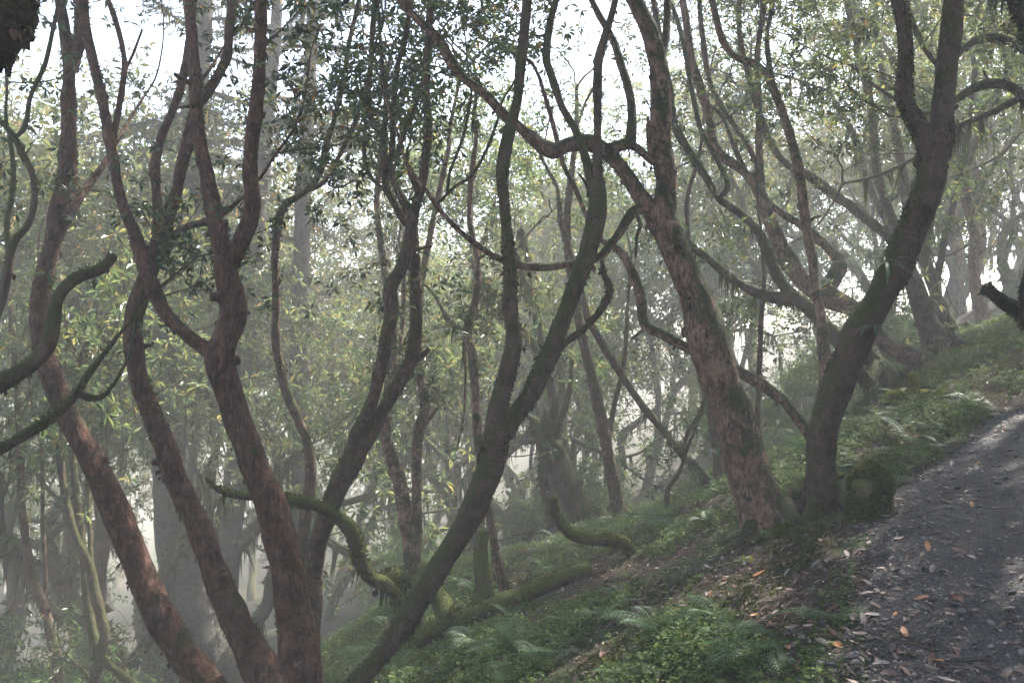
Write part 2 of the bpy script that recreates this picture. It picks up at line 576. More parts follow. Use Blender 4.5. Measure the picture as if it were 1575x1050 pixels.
def path_mat():
    m, nt, b = new_mat('gravel')
    co = nt.nodes.new("ShaderNodeTexCoord").outputs["Object"]
    v = nt.nodes.new("ShaderNodeTexVoronoi"); v.inputs["Scale"].default_value = 85
    nt.links.new(co, v.inputs["Vector"])
    v2 = nt.nodes.new("ShaderNodeTexVoronoi"); v2.inputs["Scale"].default_value = 210
    nt.links.new(co, v2.inputs["Vector"])
    sx = nt.nodes.new("ShaderNodeSeparateColor"); nt.links.new(v.outputs["Color"], sx.inputs[0])
    sy = nt.nodes.new("ShaderNodeSeparateColor"); nt.links.new(v2.outputs["Color"], sy.inputs[0])
    c1 = ramp(nt, sx.outputs[0], [(0.0, (0.012, 0.012, 0.014)), (0.55, (0.010, 0.0095, 0.010)), (0.85, (0.022, 0.019, 0.0175)), (0.97, (0.11, 0.09, 0.07))])
    c2 = ramp(nt, sy.outputs[0], [(0.0, (0.012, 0.012, 0.013)), (0.7, (0.015, 0.0135, 0.0125)), (0.95, (0.085, 0.07, 0.06))])
    pat = noise_tex(nt, co, 3.5, 5, 0.6)
    c = mixc(nt, ramp(nt, pat, [(0.42, (0, 0, 0)), (0.6, (1, 1, 1))]), c1, c2)
    c = mixc(nt, ramp(nt, noise_tex(nt, co, 2.2, 5, 0.65), [(0.42, (0.15, 0.15, 0.15)), (0.65, (0.85, 0.85, 0.85))]), c, (0.013, 0.0105, 0.009))
    nt.links.new(c, b.inputs["Base Color"])
    b.inputs["Roughness"].default_value = 0.8
    hh = math_n(nt, 'ADD', math_n(nt, 'MULTIPLY', v.outputs["Distance"], -1.0), math_n(nt, 'MULTIPLY', v2.outputs["Distance"], -0.5))
    bump(nt, b, hh, 0.9, 0.012)
    return m


def stone_mat():
    m, nt, b = new_mat('stone')
    co = nt.nodes.new("ShaderNodeTexCoord").outputs["Object"]
    geo = nt.nodes.new("ShaderNodeNewGeometry")
    oi = nt.nodes.new("ShaderNodeObjectInfo")
    r = math_n(nt, 'FRACT', math_n(nt, 'ADD', geo.outputs["Random Per Island"], oi.outputs["Random"]))
    c = ramp(nt, r, [(0.0, (0.018, 0.018, 0.02)), (0.5, (0.042, 0.041, 0.043)), (0.75, (0.075, 0.062, 0.05)), (0.92, (0.16, 0.145, 0.13)), (1.0, (0.34, 0.31, 0.28))])
    n = noise_tex(nt, co, 60, 4, 0.6)
    c = mixc(nt, math_n(nt, 'MULTIPLY', n, 0.5), c, (0.03, 0.026, 0.024))
    nt.links.new(c, b.inputs["Base Color"])
    b.inputs["Roughness"].default_value = 0.7
    bump(nt, b, n, 0.5, 0.004)
    return m


M['soil'], M['gravel'], M['stone'] = ground_mat(), path_mat(), stone_mat()

# ------------------------------------------------------------------ ground and trail
def axis_map(lo, hi, c, fine, n):
    u = np.linspace(-1, 1, n)
    out = fine * u + np.where(u > 0, (hi - c - fine), (c - lo - fine)) * np.sign(u) * np.abs(u) ** 4
    return c + out


gx = axis_map(-85, 75, 1.0, 10, 260)
gy = axis_map(-40, 110, 8.0, 12, 260)
GX, GY = np.meshgrid(gx, gy, indexing='ij')
gz = height(GX.ravel(), GY.ravel())
acc = Acc()
ii, jj = np.meshgrid(np.arange(259), np.arange(259), indexing='ij')
k = ii * 260 + jj
acc.add(np.stack([GX.ravel(), GY.ravel(), gz], 1), None, np.stack([k, k + 260, k + 261, k + 1], -1).reshape(-1, 4))
ground = acc.build('ground', M['soil'])
tag(ground, 'steep mossy forest slope of dark soil and leaf litter', 'ground', kind='structure')

acc = Acc()
E2 = catmull(_edge, 26)
t2 = norm(np.gradient(E2, axis=0)); n2 = np.stack([t2[:, 1], -t2[:, 0]], 1)
TT = np.linspace(-0.14, PATH_W + 0.12, 44)
wob = 0.13 * lump(np.column_stack([E2, np.zeros(len(E2))]), 0.9, 3)
V = []
for ti in TT:
    q = E2 + n2 * (ti + wob * np.clip(1 - ti, 0, 1))[:, None]
    z = height(q[:, 0], q[:, 1]) + 0.03 - 0.07 * np.clip((0.10 - ti) / 0.24, 0, 1) - 0.07 * np.clip((ti - PATH_W + 0.1) / 0.24, 0, 1)
    V.append(np.column_stack([q, z]))
V = np.array(V)
nA, nB = V.shape[:2]
ii, jj = np.meshgrid(np.arange(nA - 1), np.arange(nB - 1), indexing='ij')
k = ii * nB + jj
acc.add(V.reshape(-1, 3), None, np.stack([k, k + 1, k + nB + 1, k + nB], -1).reshape(-1, 4)[:, ::-1])
path = acc.build('path', M['gravel'])
tag(path, 'dark gravel footpath climbing the slope at the right', 'path', kind='structure')


# ------------------------------------------------------------------ tree building
class Tree:
    def __init__(s, seed):
        s.r = np.random.default_rng(seed)
        s.wood = Acc(); s.limbs = []; s.tips = []; s.tipd = []
    def limb(s, P, R, sides=12, rough=0.10, freq=3.0):
        tube(s.wood, P, R, sides, rough, freq)
        s.limbs.append((np.asarray(P), np.asarray(R)))
    def grow(s, p, d, L, r, lev, up=0.16, wig=0.30, spread=0.75, first=True):
        rg = s.r
        n = 4 if lev > 0 else 3
        pts = [np.asarray(p, float)]
        d = norm(d)
        for i in range(n):
            d = norm(d + rg.normal(0, wig, 3) * 0.55 + np.array([0, 0, up * 0.5]))
            pts.append(pts[-1] + d * L / n)
        pts = np.array(pts)
        P = catmull(pts, 3)
        R = np.linspace(r, max(r * 0.62, 0.004), len(P))
        tube(s.wood, P, R, 7 if r > 0.02 else (5 if r > 0.008 else 4), 0.08 if r > 0.015 else 0, 4.0, cap=(lev == 0))
        if r > 0.02:
            s.limbs.append((P, R))
        if lev <= 0:
            s.tips.append(P[-1]); s.tipd.append(d)
            if rg.random() < 0.7:
                s.tips.append(P[len(P) // 2] + rg.normal(0, 0.05, 3)); s.tipd.append(norm(d + rg.normal(0, 0.6, 3)))
            return
        kids = 2 + (rg.random() < 0.55)
        for k in range(kids):
            q = P[-1] if k < 2 else P[int(len(P) * rg.uniform(0.4, 0.8))]
            dd = norm(d + rg.normal(0, spread, 3) * np.array([1, 1, 0.55]))
            s.grow(q, dd, L * rg.uniform(0.58, 0.82), max(R[-1] * rg.uniform(0.6, 0.85), 0.004), lev - 1, up, wig, spread)
    def leaves(s, per=10, extra=2, jit=0.14, L=(0.06, 0.11)):
        acc = Acc()
        if not s.tips:
            return acc
        p = np.array(s.tips); d = np.array(s.tipd)
        P = [p]; D = [d]
        for e in range(extra):
            P.append(p + s.r.normal(0, jit, p.shape)); D.append(norm(d + s.r.normal(0, 0.7, d.shape)))
        whorls(acc, np.vstack(P), np.vstack(D) + np.array([0, 0, 0.35]), s.r, per, L)
        return acc
    def moss(s, density=900, length=(0.006, 0.020), hang=0.5, cover=0.0, cap=16000, rmin=0.02):
        acc = Acc()
        for P, R in s.limbs:
            if R.max() < rmin:
                continue
            area = (np.linalg.norm(np.diff(P, axis=0), axis=1) * (R[1:] + R[:-1])).sum() * 3.14
            n = int(min(cap, area * density * 2.2))
            if n < 3:
                continue
            pos, nr, dr = sample_surface(P, R * 0.985, n, s.r)
            keep = lump(pos, 1.1, 3) + 0.35 * nr[:, 2] > cover + s.r.normal(0, 0.25, n)
            pos, nr = pos[keep], nr[keep]
            n = len(pos)
            if n < 1:
                continue
            dd = nr + s.r.normal(0, 0.45, (n, 3)) + np.array([0, 0, -hang]) * (nr[:, 2:3] < 0.3)
            ln = s.r.uniform(*length, n) * (0.6 + 0.8 * s.r.random(n) ** 2) * np.clip(1 + 1.1 * lump(pos, 3.0, 2), 0.4, 2.2)
            blades(acc, pos, dd, ln, ln * s.r.uniform(0.35, 0.8, n), s.r)
        return acc
    def flakes(s, density=60, length=(0.02, 0.06), rmin=0.05):
        """loose curls of bark and dangling moss wisps on the underside"""
        acc = Acc()
        for P, R in s.limbs:
            if R.max() < rmin:
                continue
            area = (np.linalg.norm(np.diff(P, axis=0), axis=1) * (R[1:] + R[:-1])).sum() * 3.14
            n = int(min(900, area * density))
            if n < 3:
                continue
            pos, nr, dr = sample_surface(P, R * 0.99, n, s.r)
            keep = lump(pos, 1.6, 2) - 0.5 * nr[:, 2] > s.r.normal(0.1, 0.4, n)
            pos, nr, dr = pos[keep], nr[keep], dr[keep]
            n = len(pos)
            if n < 1:
                continue
            d = nr * 0.6 + np.array([0, 0, -1.0]) + s.r.normal(0, 0.3, (n, 3))
            ln = s.r.uniform(*length, n) * (0.5 + s.r.random(n) ** 2 * 1.3)
            leaf_set(acc, pos, d, nr, ln, ln * s.r.uniform(0.3, 0.8, n), 0.4, 0.2)
        return acc
    def strands(s, n, length=(0.08, 0.35), rmin=0.008, zmin=-99):
        """hanging beards of moss"""
        acc = Acc()
        L = [l for l in s.limbs if l[1].max() > rmin]
        if not L:
            return acc
        for i in range(n):
            P, R = L[s.r.integers(len(L))]
            p = P[s.r.integers(len(P))]
            m = s.r.integers(3, 8)
            base = p + s.r.normal(0, 0.015, (m, 3))
            ln = s.r.uniform(*length, m)
            blades(acc, base, np.array([[0, 0, -1.0]]) + s.r.normal(0, 0.14, (m, 3)), ln, ln * 0.10 + 0.006, s.r)
        return acc


def extend_down(P, R):
    """carry the foot of a trunk down to the ground"""
    P = list(P); R = list(R)
    d = norm(P[0] - P[1])
    out, rad = [], []
    p = P[0].copy(); r = R[0]
    for i in range(60):
        if p[2] < h1(p[0], p[1]) - 0.12:
            break
        d = norm(d * 0.85 + np.array([0, 0, -1.0]) * 0.22)
        p = p + d * 0.16
        r = min(r * 1.012, R[0] * 1.35)
        out.append(p.copy()); rad.append(r)
    if out:
        P = out[::-1] + P; R = rad[::-1] + R
    P = np.array(P); R = np.array(R)
    return P, R


def limb_from_px(pts, d0, d1, first):
    n = len(pts)
    a = np.array(pts, float)
    s = np.concatenate([[0], np.cumsum(np.hypot(np.diff(a[:, 0]), np.diff(a[:, 1])))])
    s /= s[-1]
    dep = d0 + (d1 - d0) * s
    P = np.array([at(x, y, k) for (x, y, w), k in zip(a, dep)])
    g = np.gradient(a[:, :2], axis=0)
    across = np.abs(g).max(1) / (np.hypot(g[:, 0], g[:, 1]) + 1e-6)      # widths were read straight across or straight down
    R = a[:, 2] * across * dep / FPX * 0.5 * 0.93
    if first:
        P, R = extend_down(P, R)
    C = catmull(np.column_stack([P, R]), 4)
    L = np.linalg.norm(np.diff(C[:, :3], axis=0), axis=1)
    cs = np.concatenate([[0], np.cumsum(L)])
    step = max(0.028, min(0.06, C[:, 3].mean() * 0.5))
    m = max(4, int(cs[-1] / step))
    t = np.linspace(0, cs[-1], m)
    Q = np.column_stack([np.interp(t, cs, C[:, i]) for i in range(4)])
    r = np.maximum(Q[:, 3], 0.004)
    # natural wander: small kinks in the axis and swellings
    w = np.column_stack([lump(Q[:, :3] + 3.3 * i, 1.3, 2) for i in range(3)]) * np.minimum(r, 0.05)[:, None] * 0.22
    w[0] = 0
    return Q[:, :3] + w, r * (1 + 0.07 * lump(Q[:, :3] + 7, 1.7, 2))


TREES = []
def traced(name, label, mat, limbs, seed, cat='tree', group=None, moss='moss', mossd=1200, cover=0.05, flake=40, crown='leaf',
           top_lev=4, topL=2.0, strand=0, flare=1.0, whorl=10, side=0.0, part='trunk', wscale=1.0, mlen=(0.006, 0.020)):
    """limbs: (d0, d1, end, [(px, py, width_px), ...]); end: x = carries on out of frame into a crown, t = twiggy tip, s = broken stub, n = none"""
    T = Tree(seed)
    base = None
    for i, (d0, d1, end, pts) in enumerate(limbs):
        P, R = limb_from_px(pts, d0, d1, i == 0)
        R = R * wscale
        if i == 0:
            base = P[0].copy()
            if flare > 0:
                hgt = np.linalg.norm(P - P[0], axis=1)
                R = R * (1 + 0.55 * flare * np.exp(-hgt / 0.16))
        elif R[0] > 0.02:                               # collar where a limb leaves its parent
            hgt = np.linalg.norm(P - P[0], axis=1)
            R = R * (1 + 0.25 * np.exp(-hgt / (R[0] * 3)))
        sides = 30 if R.max() > 0.09 else (14 if R.max() > 0.04 else 9)
        T.limb(P, R, sides, 0.13 if R.max() > 0.05 else 0.10, 2.6 if R.max() > 0.08 else 4.0)
        if R.max() > 0.035 and len(P) > 8:
            Ltot = np.linalg.norm(np.diff(P, axis=0), axis=1).sum()
            for q in range(T.r.poisson(Ltot * 0.9)):          # knots and broken twig stubs
                j = int(T.r.integers(2, len(P) - 2))
                tn = norm(P[j + 1] - P[j - 1])
                v = T.r.normal(size=3); v = norm(v - tn * (v @ tn))
                rr = R[j] * T.r.uniform(0.22, 0.42)
                ll = R[j] * T.r.uniform(1.05, 1.5) if T.r.random() < 0.7 else R[j] + T.r.uniform(0.04, 0.16)
                m = 6
                Q = P[j] + np.outer(np.linspace(0.3 * R[j], ll, m), norm(v + tn * T.r.uniform(0, 0.6))) + T.r.normal(0, 0.003, (m, 3))
                tube(T.wood, Q, rr * np.array([1.5, 1.3, 1.05, 0.95, 0.9, 0.7]), 9, 0.15, 6)
        if i == 0 and flare >= 1.0 and R[0] > 0.05:          # roots running out over the soil
            for q in range(5):
                az = q / 5 * 6.28 + T.r.uniform(-0.4, 0.4)
                m = 8
                rl = R[0] * T.r.uniform(2.0, 3.6)
                dd_ = np.linspace(0.15, 1, m) * rl
                X = P[0][0] + np.cos(az + 0.5 * np.linspace(0, 1, m) * T.r.normal(0, 0.6)) * dd_
                Y = P[0][1] + np.sin(az) * dd_
                rr = np.linspace(R[0] * 0.26, 0.01, m)
                Z = height(X, Y) + rr * 0.35 - np.linspace(0, 1, m) ** 2 * 0.03
                Z[0] += R[0] * 0.5; Z[1] += R[0] * 0.2
                tube(T.wood, np.stack([X, Y, Z], 1), rr, 10, 0.14, 4)
                T.limbs.append((np.stack([X, Y, Z], 1), rr))
        d = norm(P[-1] - P[-3])
        if end == 'x':
            far_ = d1 > 9.7 and pts[-1][0] < 1000
            T.grow(P[-1], norm(d + np.array([0, 0, 0.35])), topL * (0.55 if far_ else 1), R[-1] * 0.95, top_lev - (2 if far_ else 0))
        elif end == 't':
            T.grow(P[-1], d, topL * 0.45, R[-1] * 0.9, max(1, top_lev - 3))
        if side and R.max() < 0.12:
            for q in range(T.r.poisson(side)):
                j = T.r.integers(len(P) // 2, len(P))
                T.grow(P[j], norm(T.r.normal(0, 1, 3) + np.array([0, 0, 0.6])), 0.55, max(0.006, R[j] * 0.35), 1)
    e = empty(name, base, label, cat, group)
    T.wood.build(part, mat, e, base)
    if T.tips and crown:
        tag(T.leaves(whorl, 9 if limbs[0][0] < 10 else 5, 0.30).build('crown', M[crown], e, base, smooth=False), kind='stuff')
    if moss:
        a = T.moss(mossd, mlen, cover=cover)
        if a.n:
            tag(a.build('moss', M[moss], e, base, smooth=False), kind='stuff')
    if flake:
        a = T.flakes(flake)
        if a.n:
            tag(a.build('bark_flakes', M['flake'], e, base, smooth=False), kind='stuff')
    if strand:
        a = T.strands(strand)
        if a.n:
            tag(a.build('hanging_moss', M[moss or 'moss'], e, base, smooth=False), kind='stuff')
    TREES.append((base, T))
    return e, T


# --- three leaning reddish trunks at the left
traced('rhododendron_tree', 'leftmost of the leaning reddish trunks, forking high beside the bright left edge', M['bark_red'], [
    (7.4, 8.2, 'x', [(318, 1062, 74), (290, 1015, 66), (262, 970, 60), (225, 900, 55), (195, 830, 52), (165, 760, 49), (130, 690, 46), (100, 630, 43),
                     (76, 570, 39), (65, 520, 34), (62, 470, 30), (70, 420, 28), (80, 375, 28), (90, 335, 32), (102, 295, 33), (104, 250, 27),
                     (107, 200, 25), (107, 150, 25), (108, 100, 22), (100, 50, 18), (93, -5, 17)]),
    (8.1, 8.3, 'x', [(110, 110, 18), (120, 75, 18), (123, 40, 18), (122, -5, 18)]),
    (7.8, 8.9, 't', [(100, 340, 18), (112, 318, 17), (125, 300, 15), (150, 265, 13), (165, 243, 11), (182, 212, 9), (205, 175, 7), (222, 148, 5)]),
], 11, flake=90)
traced('rhododendron_tree', 'middle of the three leaning reddish trunks at the left, crossing the grey fir trunk', M['bark_red'], [
    (7.2, 7.6, 'n', [(418, 1062, 78), (400, 1025, 70), (380, 985, 61), (350, 925, 53), (325, 860, 47), (300, 800, 44), (275, 745, 42), (255, 690, 38),
                     (235, 640, 36), (216, 590, 34), (206, 540, 33), (205, 500, 31), (212, 465, 31), (224, 430, 32), (238, 390, 30), (246, 365, 28)]),
    (7.6, 8.1, 'x', [(242, 378, 18), (243, 350, 16), (242, 300, 15), (240, 250, 15), (250, 210, 15), (270, 160, 15), (282, 120, 15), (290, 65, 13), (297, -5, 12)]),
    (7.6, 7.9, 'x', [(246, 375, 22), (258, 335, 22), (270, 300, 22), (277, 265, 20), (290, 215, 20), (300, 175, 20), (320, 140, 20), (345, 95, 18), (351, 50, 16), (358, -5, 16)]),
    (7.6, 7.0, 't', [(250, 400, 14), (257, 378, 14), (268, 360, 13), (290, 349, 12), (320, 341, 12), (348, 326, 11), (374, 303, 9)]),
    (7.8, 8.2, 't', [(320, 142, 8), (310, 125, 7), (322, 108, 6), (345, 70, 5)]),
    (7.9, 7.5, 't', [(350, 60, 8), (368, 45, 7), (380, 25, 6), (392, 8, 5)]),
], 12, flake=90)
traced('rhododendron_tree', 'thickest reddish trunk left of centre, forking into tall stems at mid height', M['bark_red'], [
    (6.4, 6.5, 'n', [(468, 1062, 62), (464, 1020, 60), (458, 970, 59), (449, 900, 56), (434, 835, 54), (415, 770, 54), (395, 720, 52), (375, 670, 50),
                     (356, 620, 50), (341, 575, 49), (335, 545, 50), (345, 520, 46), (357, 485, 42), (354, 445, 40), (346, 410, 42), (346, 395, 40)]),
    (6.45, 7.2, 'x', [(335, 555, 38), (318, 538, 34), (297, 522, 32), (270, 495, 29), (248, 465, 30), (230, 425, 28), (210, 370, 23), (186, 310, 20), (172, 240, 19), (160, 165, 18),
                      (145, 100, 17), (133, 50, 17), (127, -5, 17)]),
    (6.5, 6.9, 'x', [(348, 412, 30), (341, 380, 27), (331, 340, 26), (322, 290, 24), (312, 240, 21), (304, 190, 20), (302, 140, 21), (297, 80, 20), (293, 30, 19), (290, -5, 19)]),
    (6.5, 6.2, 'x', [(352, 412, 32), (364, 385, 28), (376, 355, 26), (387, 320, 26), (385, 270, 23), (388, 220, 22), (395, 150, 23), (400, 80, 20), (400, -5, 20)]),
    (6.45, 6.4, 's', [(347, 395, 14), (346, 365, 10), (347, 338, 8)]),
    (7.0, 7.4, 't', [(172, 240, 12), (178, 195, 11), (184, 165, 11), (190, 130, 10), (192, 92, 10), (181, 42, 9), (165, -5, 8)]),
    (7.2, 7.5, 's', [(192, 110, 7), (203, 88, 6), (212, 65, 5), (219, 46, 4)]),
    (6.3, 6.6, 't', [(400, 75, 8), (415, 62, 7), (432, 47, 5)]),
], 13, flake=90)

# --- slender pair behind the thick trunk
traced('rhododendron_tree', 'slim S-curved stem forking between thick reddish trunk and dark V-shaped tree', M['bark_grey'], [
    (9.8, 9.9, 'n', [(468, 930, 22), (465, 885, 20), (465, 840, 19), (470, 800, 19), (478, 745, 19), (473, 690, 18), (461, 650, 18), (441, 605, 17), (430, 560, 16),
                     (425, 520, 15), (425, 450, 14), (422, 400, 14), (426, 350, 14), (436, 318, 14), (457, 303, 14), (480, 287, 14)]),
    (9.9, 10.2, 't', [(476, 290, 12), (492, 265, 11), (500, 230, 10), (515, 180, 10), (530, 115, 9), (536, 70, 8), (548, 20, 7)]),
    (9.9, 9.6, 't', [(478, 289, 11), (497, 281, 10), (512, 258, 9), (532, 220, 8), (546, 188, 8), (556, 150, 7), (570, 100, 6)]),
], 14, side=2.0, mossd=900)
traced('rhododendron_tree', 'tall V-shaped tree with one dark and one reddish stem left of centre', M['bark_grey'], [
    (8.6, 8.4, 'n', [(476, 960, 38), (478, 905, 36), (483, 865, 35), (500, 805, 35), (520, 752, 37), (535, 722, 40), (546, 700, 36)]),
    (8.4, 8.0, 'x', [(538, 722, 26), (550, 665, 24), (570, 620, 23), (585, 570, 22), (595, 520, 21), (603, 480, 22), (601, 445, 22), (617, 415, 21), (628, 375, 21), (635, 340, 20),
                     (645, 300, 17), (652, 272, 15), (656, 235, 14), (660, 200, 14), (657, 150, 13), (656, 110, 12), (660, 50, 12), (663, -5, 11)]),
    (8.4, 8.8, 'x', [(542, 715, 28), (570, 660, 26), (600, 610, 26), (625, 570, 26), (638, 535, 24), (641, 490, 20), (640, 450, 19), (639, 400, 18), (636, 355, 18), (625, 318, 18),
                     (609, 290, 15), (602, 255, 13), (604, 220, 11), (607, 150, 10), (612, 100, 9), (625, 50, 9), (633, -5, 9)]),
    (8.8, 8.3, 's', [(634, 556, 14), (646, 549, 12), (660, 538, 8)]),
    (8.2, 8.4, 'x', [(632, 352, 15), (618, 335, 14), (605, 310, 13), (595, 288, 13), (592, 250, 12), (589, 212, 12), (573, 185, 11), (567, 150, 10), (570, 100, 9), (572, 50, 9), (577, -5, 8)]),
    (8.8, 9.2, 't', [(603, 262, 10), (620, 210, 9), (640, 160, 8), (656, 100, 7)]),
    (8.4, 8.9, 't', [(592, 292, 9), (578, 282, 8), (565, 262, 8), (560, 225, 7), (562, 190, 6)]),
    (8.4, 8.9, 't', [(590, 214, 8), (595, 160, 7), (588, 100, 7), (582, 25, 6)]),
    (8.0, 7.8, 's', [(645, 292, 8), (638, 275, 6), (633, 262, 4)]),
], 15, side=1.2, flake=50)

# --- dark Y tree in the centre
traced('rhododendron_tree', 'dark mossy Y-shaped tree leaning across the centre of the slope', M['bark_mossy'], [
    (6.9, 7.0, 'n', [(540, 1062, 46), (570, 1025, 44), (602, 983, 43), (645, 920, 43), (690, 850, 44), (728, 782, 47), (752, 725, 46), (764, 680, 46), (770, 655, 44)]),
    (7.0, 6.8, 'x', [(762, 672, 34), (768, 625, 29), (783, 570, 28), (791, 525, 27), (784, 475, 24), (784, 420, 21), (778, 350, 18), (774, 300, 18), (771, 262, 22), (780, 212, 21),
                     (795, 155, 19), (801, 90, 17), (806, 40, 16), (810, -5, 16)]),
    (7.0, 7.2, 'n', [(775, 668, 36), (792, 640, 34), (812, 615, 34), (832, 578, 33), (852, 535, 33), (871, 475, 31), (895, 415, 30), (911, 360, 30), (919, 312, 29), (918, 275, 25)]),
    (7.2, 6.9, 'x', [(920, 300, 17), (919, 240, 15), (920, 165, 14), (921, 100, 14), (930, 60, 14), (942, 20, 13), (948, -5, 13)]),
    (7.2, 7.6, 'x', [(914, 300, 20), (908, 270, 17), (899, 235, 16), (885, 200, 15), (865, 165, 14), (850, 120, 13), (841, 90, 13), (846, 40, 13), (856, -5, 12)]),
    (7.1, 6.7, 's', [(852, 545, 17), (870, 527, 16), (887, 514, 15), (907, 498, 15), (926, 474, 14), (939, 446, 11), (930, 425, 10), (925, 400, 8)]),
    (7.2, 6.9, 's', [(907, 298, 6), (899, 279, 5), (888, 265, 3)]),
], 16, moss='moss_dark', mossd=2600, cover=-0.15, flake=30)

# --- big pale trunk right of centre with its long arching limb
traced('rhododendron_tree', 'big pinkish flaking trunk right of centre leaning left over the slope', M['bark_pink'], [
    (7.5, 7.6, 'x', [(1182, 822, 88), (1172, 785, 78), (1160, 745, 74), (1145, 695, 72), (1121, 620, 70), (1100, 560, 68), (1086, 510, 63), (1070, 455, 60), (1042, 390, 53), (1022, 335, 47),
                     (1025, 280, 37), (1015, 220, 35), (1017, 150, 32), (1006, 65, 31), (986, 15, 28), (972, -8, 27)]),
    (7.6, 7.0, 'x', [(1020, 350, 42), (990, 305, 35), (970, 275, 33), (940, 240, 31), (910, 220, 29), (875, 222, 28), (850, 232, 30), (822, 214, 27), (797, 193, 24), (770, 172, 23),
                     (745, 145, 22), (712, 120, 21), (690, 90, 20), (670, 55, 19), (645, 33, 18), (625, 10, 17), (610, -10, 17)]),
    (7.3, 7.5, 'n', [(938, 230, 18), (964, 221, 17), (985, 230, 17), (1005, 250, 18)]),
    (7.4, 7.9, 'x', [(970, 224, 16), (973, 190, 15), (971, 155, 15), (955, 100, 14), (942, 60, 13), (920, 20, 12), (908, -5, 12)]),
    (7.6, 7.9, 'x', [(1014, 110, 14), (1022, 70, 13), (1026, 30, 12), (1026, -5, 12)]),
    (7.55, 7.4, 's', [(1003, 250, 10), (998, 215, 8), (997, 180, 5)]),
    (7.6, 6.6, 't', [(1016, 332, 20), (1000, 324, 18), (980, 322, 17), (964, 340, 17), (946, 368, 17), (921, 396, 16), (885, 405, 15), (840, 412, 14), (797, 410, 14), (760, 395, 13), (726, 371, 12),
                     (696, 345, 11), (671, 315, 10), (655, 292, 8)]),
    (6.8, 7.4, 't', [(674, 313, 8), (700, 287, 7), (726, 269, 7), (750, 226, 6), (765, 186, 5)]),
    (7.0, 7.4, 't', [(688, 298, 6), (692, 265, 6), (702, 238, 6), (715, 200, 5), (725, 145, 4)]),
    (7.1, 6.9, 's', [(975, 322, 8), (985, 345, 7), (980, 365, 6), (978, 395, 4)]),
], 17, flake=70, mossd=1100, cover=0.1)

# --- dark forked tree at the right
hE, hT = traced('rhododendron_tree', 'dark moss-furred forked trunk rising beside the path at the right', M['bark_mossy'], [
    (7.2, 6.6, 'n', [(1268, 768, 66), (1263, 725, 62), (1262, 690, 62), (1270, 640, 61), (1294, 580, 60), (1322, 517, 62), (1350, 465, 59), (1378, 415, 59), (1396, 370, 57), (1418, 320, 57),
                     (1431, 270, 55), (1436, 225, 52)]),
    (6.6, 6.3, 'x', [(1430, 240, 38), (1418, 205, 36), (1403, 177, 33), (1392, 148, 31), (1392, 100, 29), (1391, 50, 28), (1380, -8, 27)]),
    (6.6, 6.5, 'x', [(1438, 240, 46), (1446, 205, 42), (1447, 165, 38), (1455, 100, 37), (1462, 50, 37), (1466, -8, 38)]),
], 18, moss='moss_dark', mossd=4200, cover=-0.1, flake=25, wscale=0.9, mlen=(0.005, 0.014), flare=1.7)

# --- pink limb looping behind the big trunk
traced('rhododendron_tree', 'pale pink crooked limb looping low behind the big flaking trunk', M['bark_pink'], [
    (8.3, 9.4, 't', [(1262, 700, 26), (1243, 668, 24), (1225, 645, 24), (1205, 618, 24), (1178, 595, 23), (1150, 578, 22), (1125, 565, 21), (1095, 552, 20), (1065, 540, 19), (1040, 526, 18), (1015, 514, 19),
                     (991, 500, 18), (985, 455, 17), (971, 415, 17), (955, 387, 16), (928, 370, 14), (905, 335, 12), (886, 290, 10), (866, 250, 9), (850, 190, 8), (830, 120, 7)]),
], 19, flake=50, mossd=700, cover=0.3, flare=0.4)

# --- tangle of mossy limbs behind the dark forked tree
traced('rhododendron_tree', 'sprawling mossy trunk with limbs reaching left behind dark forked tree', M['bark_mossy'], [
    (10.8, 11.0, 'n', [(1384, 615, 52), (1374, 590, 44), (1349, 557, 37), (1300, 524, 35), (1278, 511, 34), (1257, 487, 32), (1236, 467, 28), (1215, 455, 24)]),
    (11.0, 11.2, 't', [(1222, 458, 22), (1190, 458, 19), (1160, 447, 18), (1120, 425, 17), (1086, 396, 16), (1056, 370, 13), (1040, 340, 10)]),
    (11.0, 11.6, 'x', [(1220, 458, 20), (1205, 440, 18), (1193, 418, 18), (1180, 382, 18), (1163, 352, 18), (1138, 328, 17), (1105, 305, 16), (1085, 270, 15), (1060, 235, 15), (1036, 190, 14),
                       (1030, 140, 13), (1020, 90, 11), (1010, 30, 10), (1004, -5, 9)]),
    (11.2, 11.8, 'x', [(1105, 305, 10), (1120, 285, 9), (1100, 240, 9), (1080, 205, 8), (1066, 150, 8), (1050, 60, 8)]),
    (10.8, 10.4, 's', [(1350, 560, 24), (1335, 588, 24), (1322, 570, 22), (1310, 575, 16)]),
], 20, moss='moss', mossd=1400, cover=-0.15, side=0.8, strand=60)
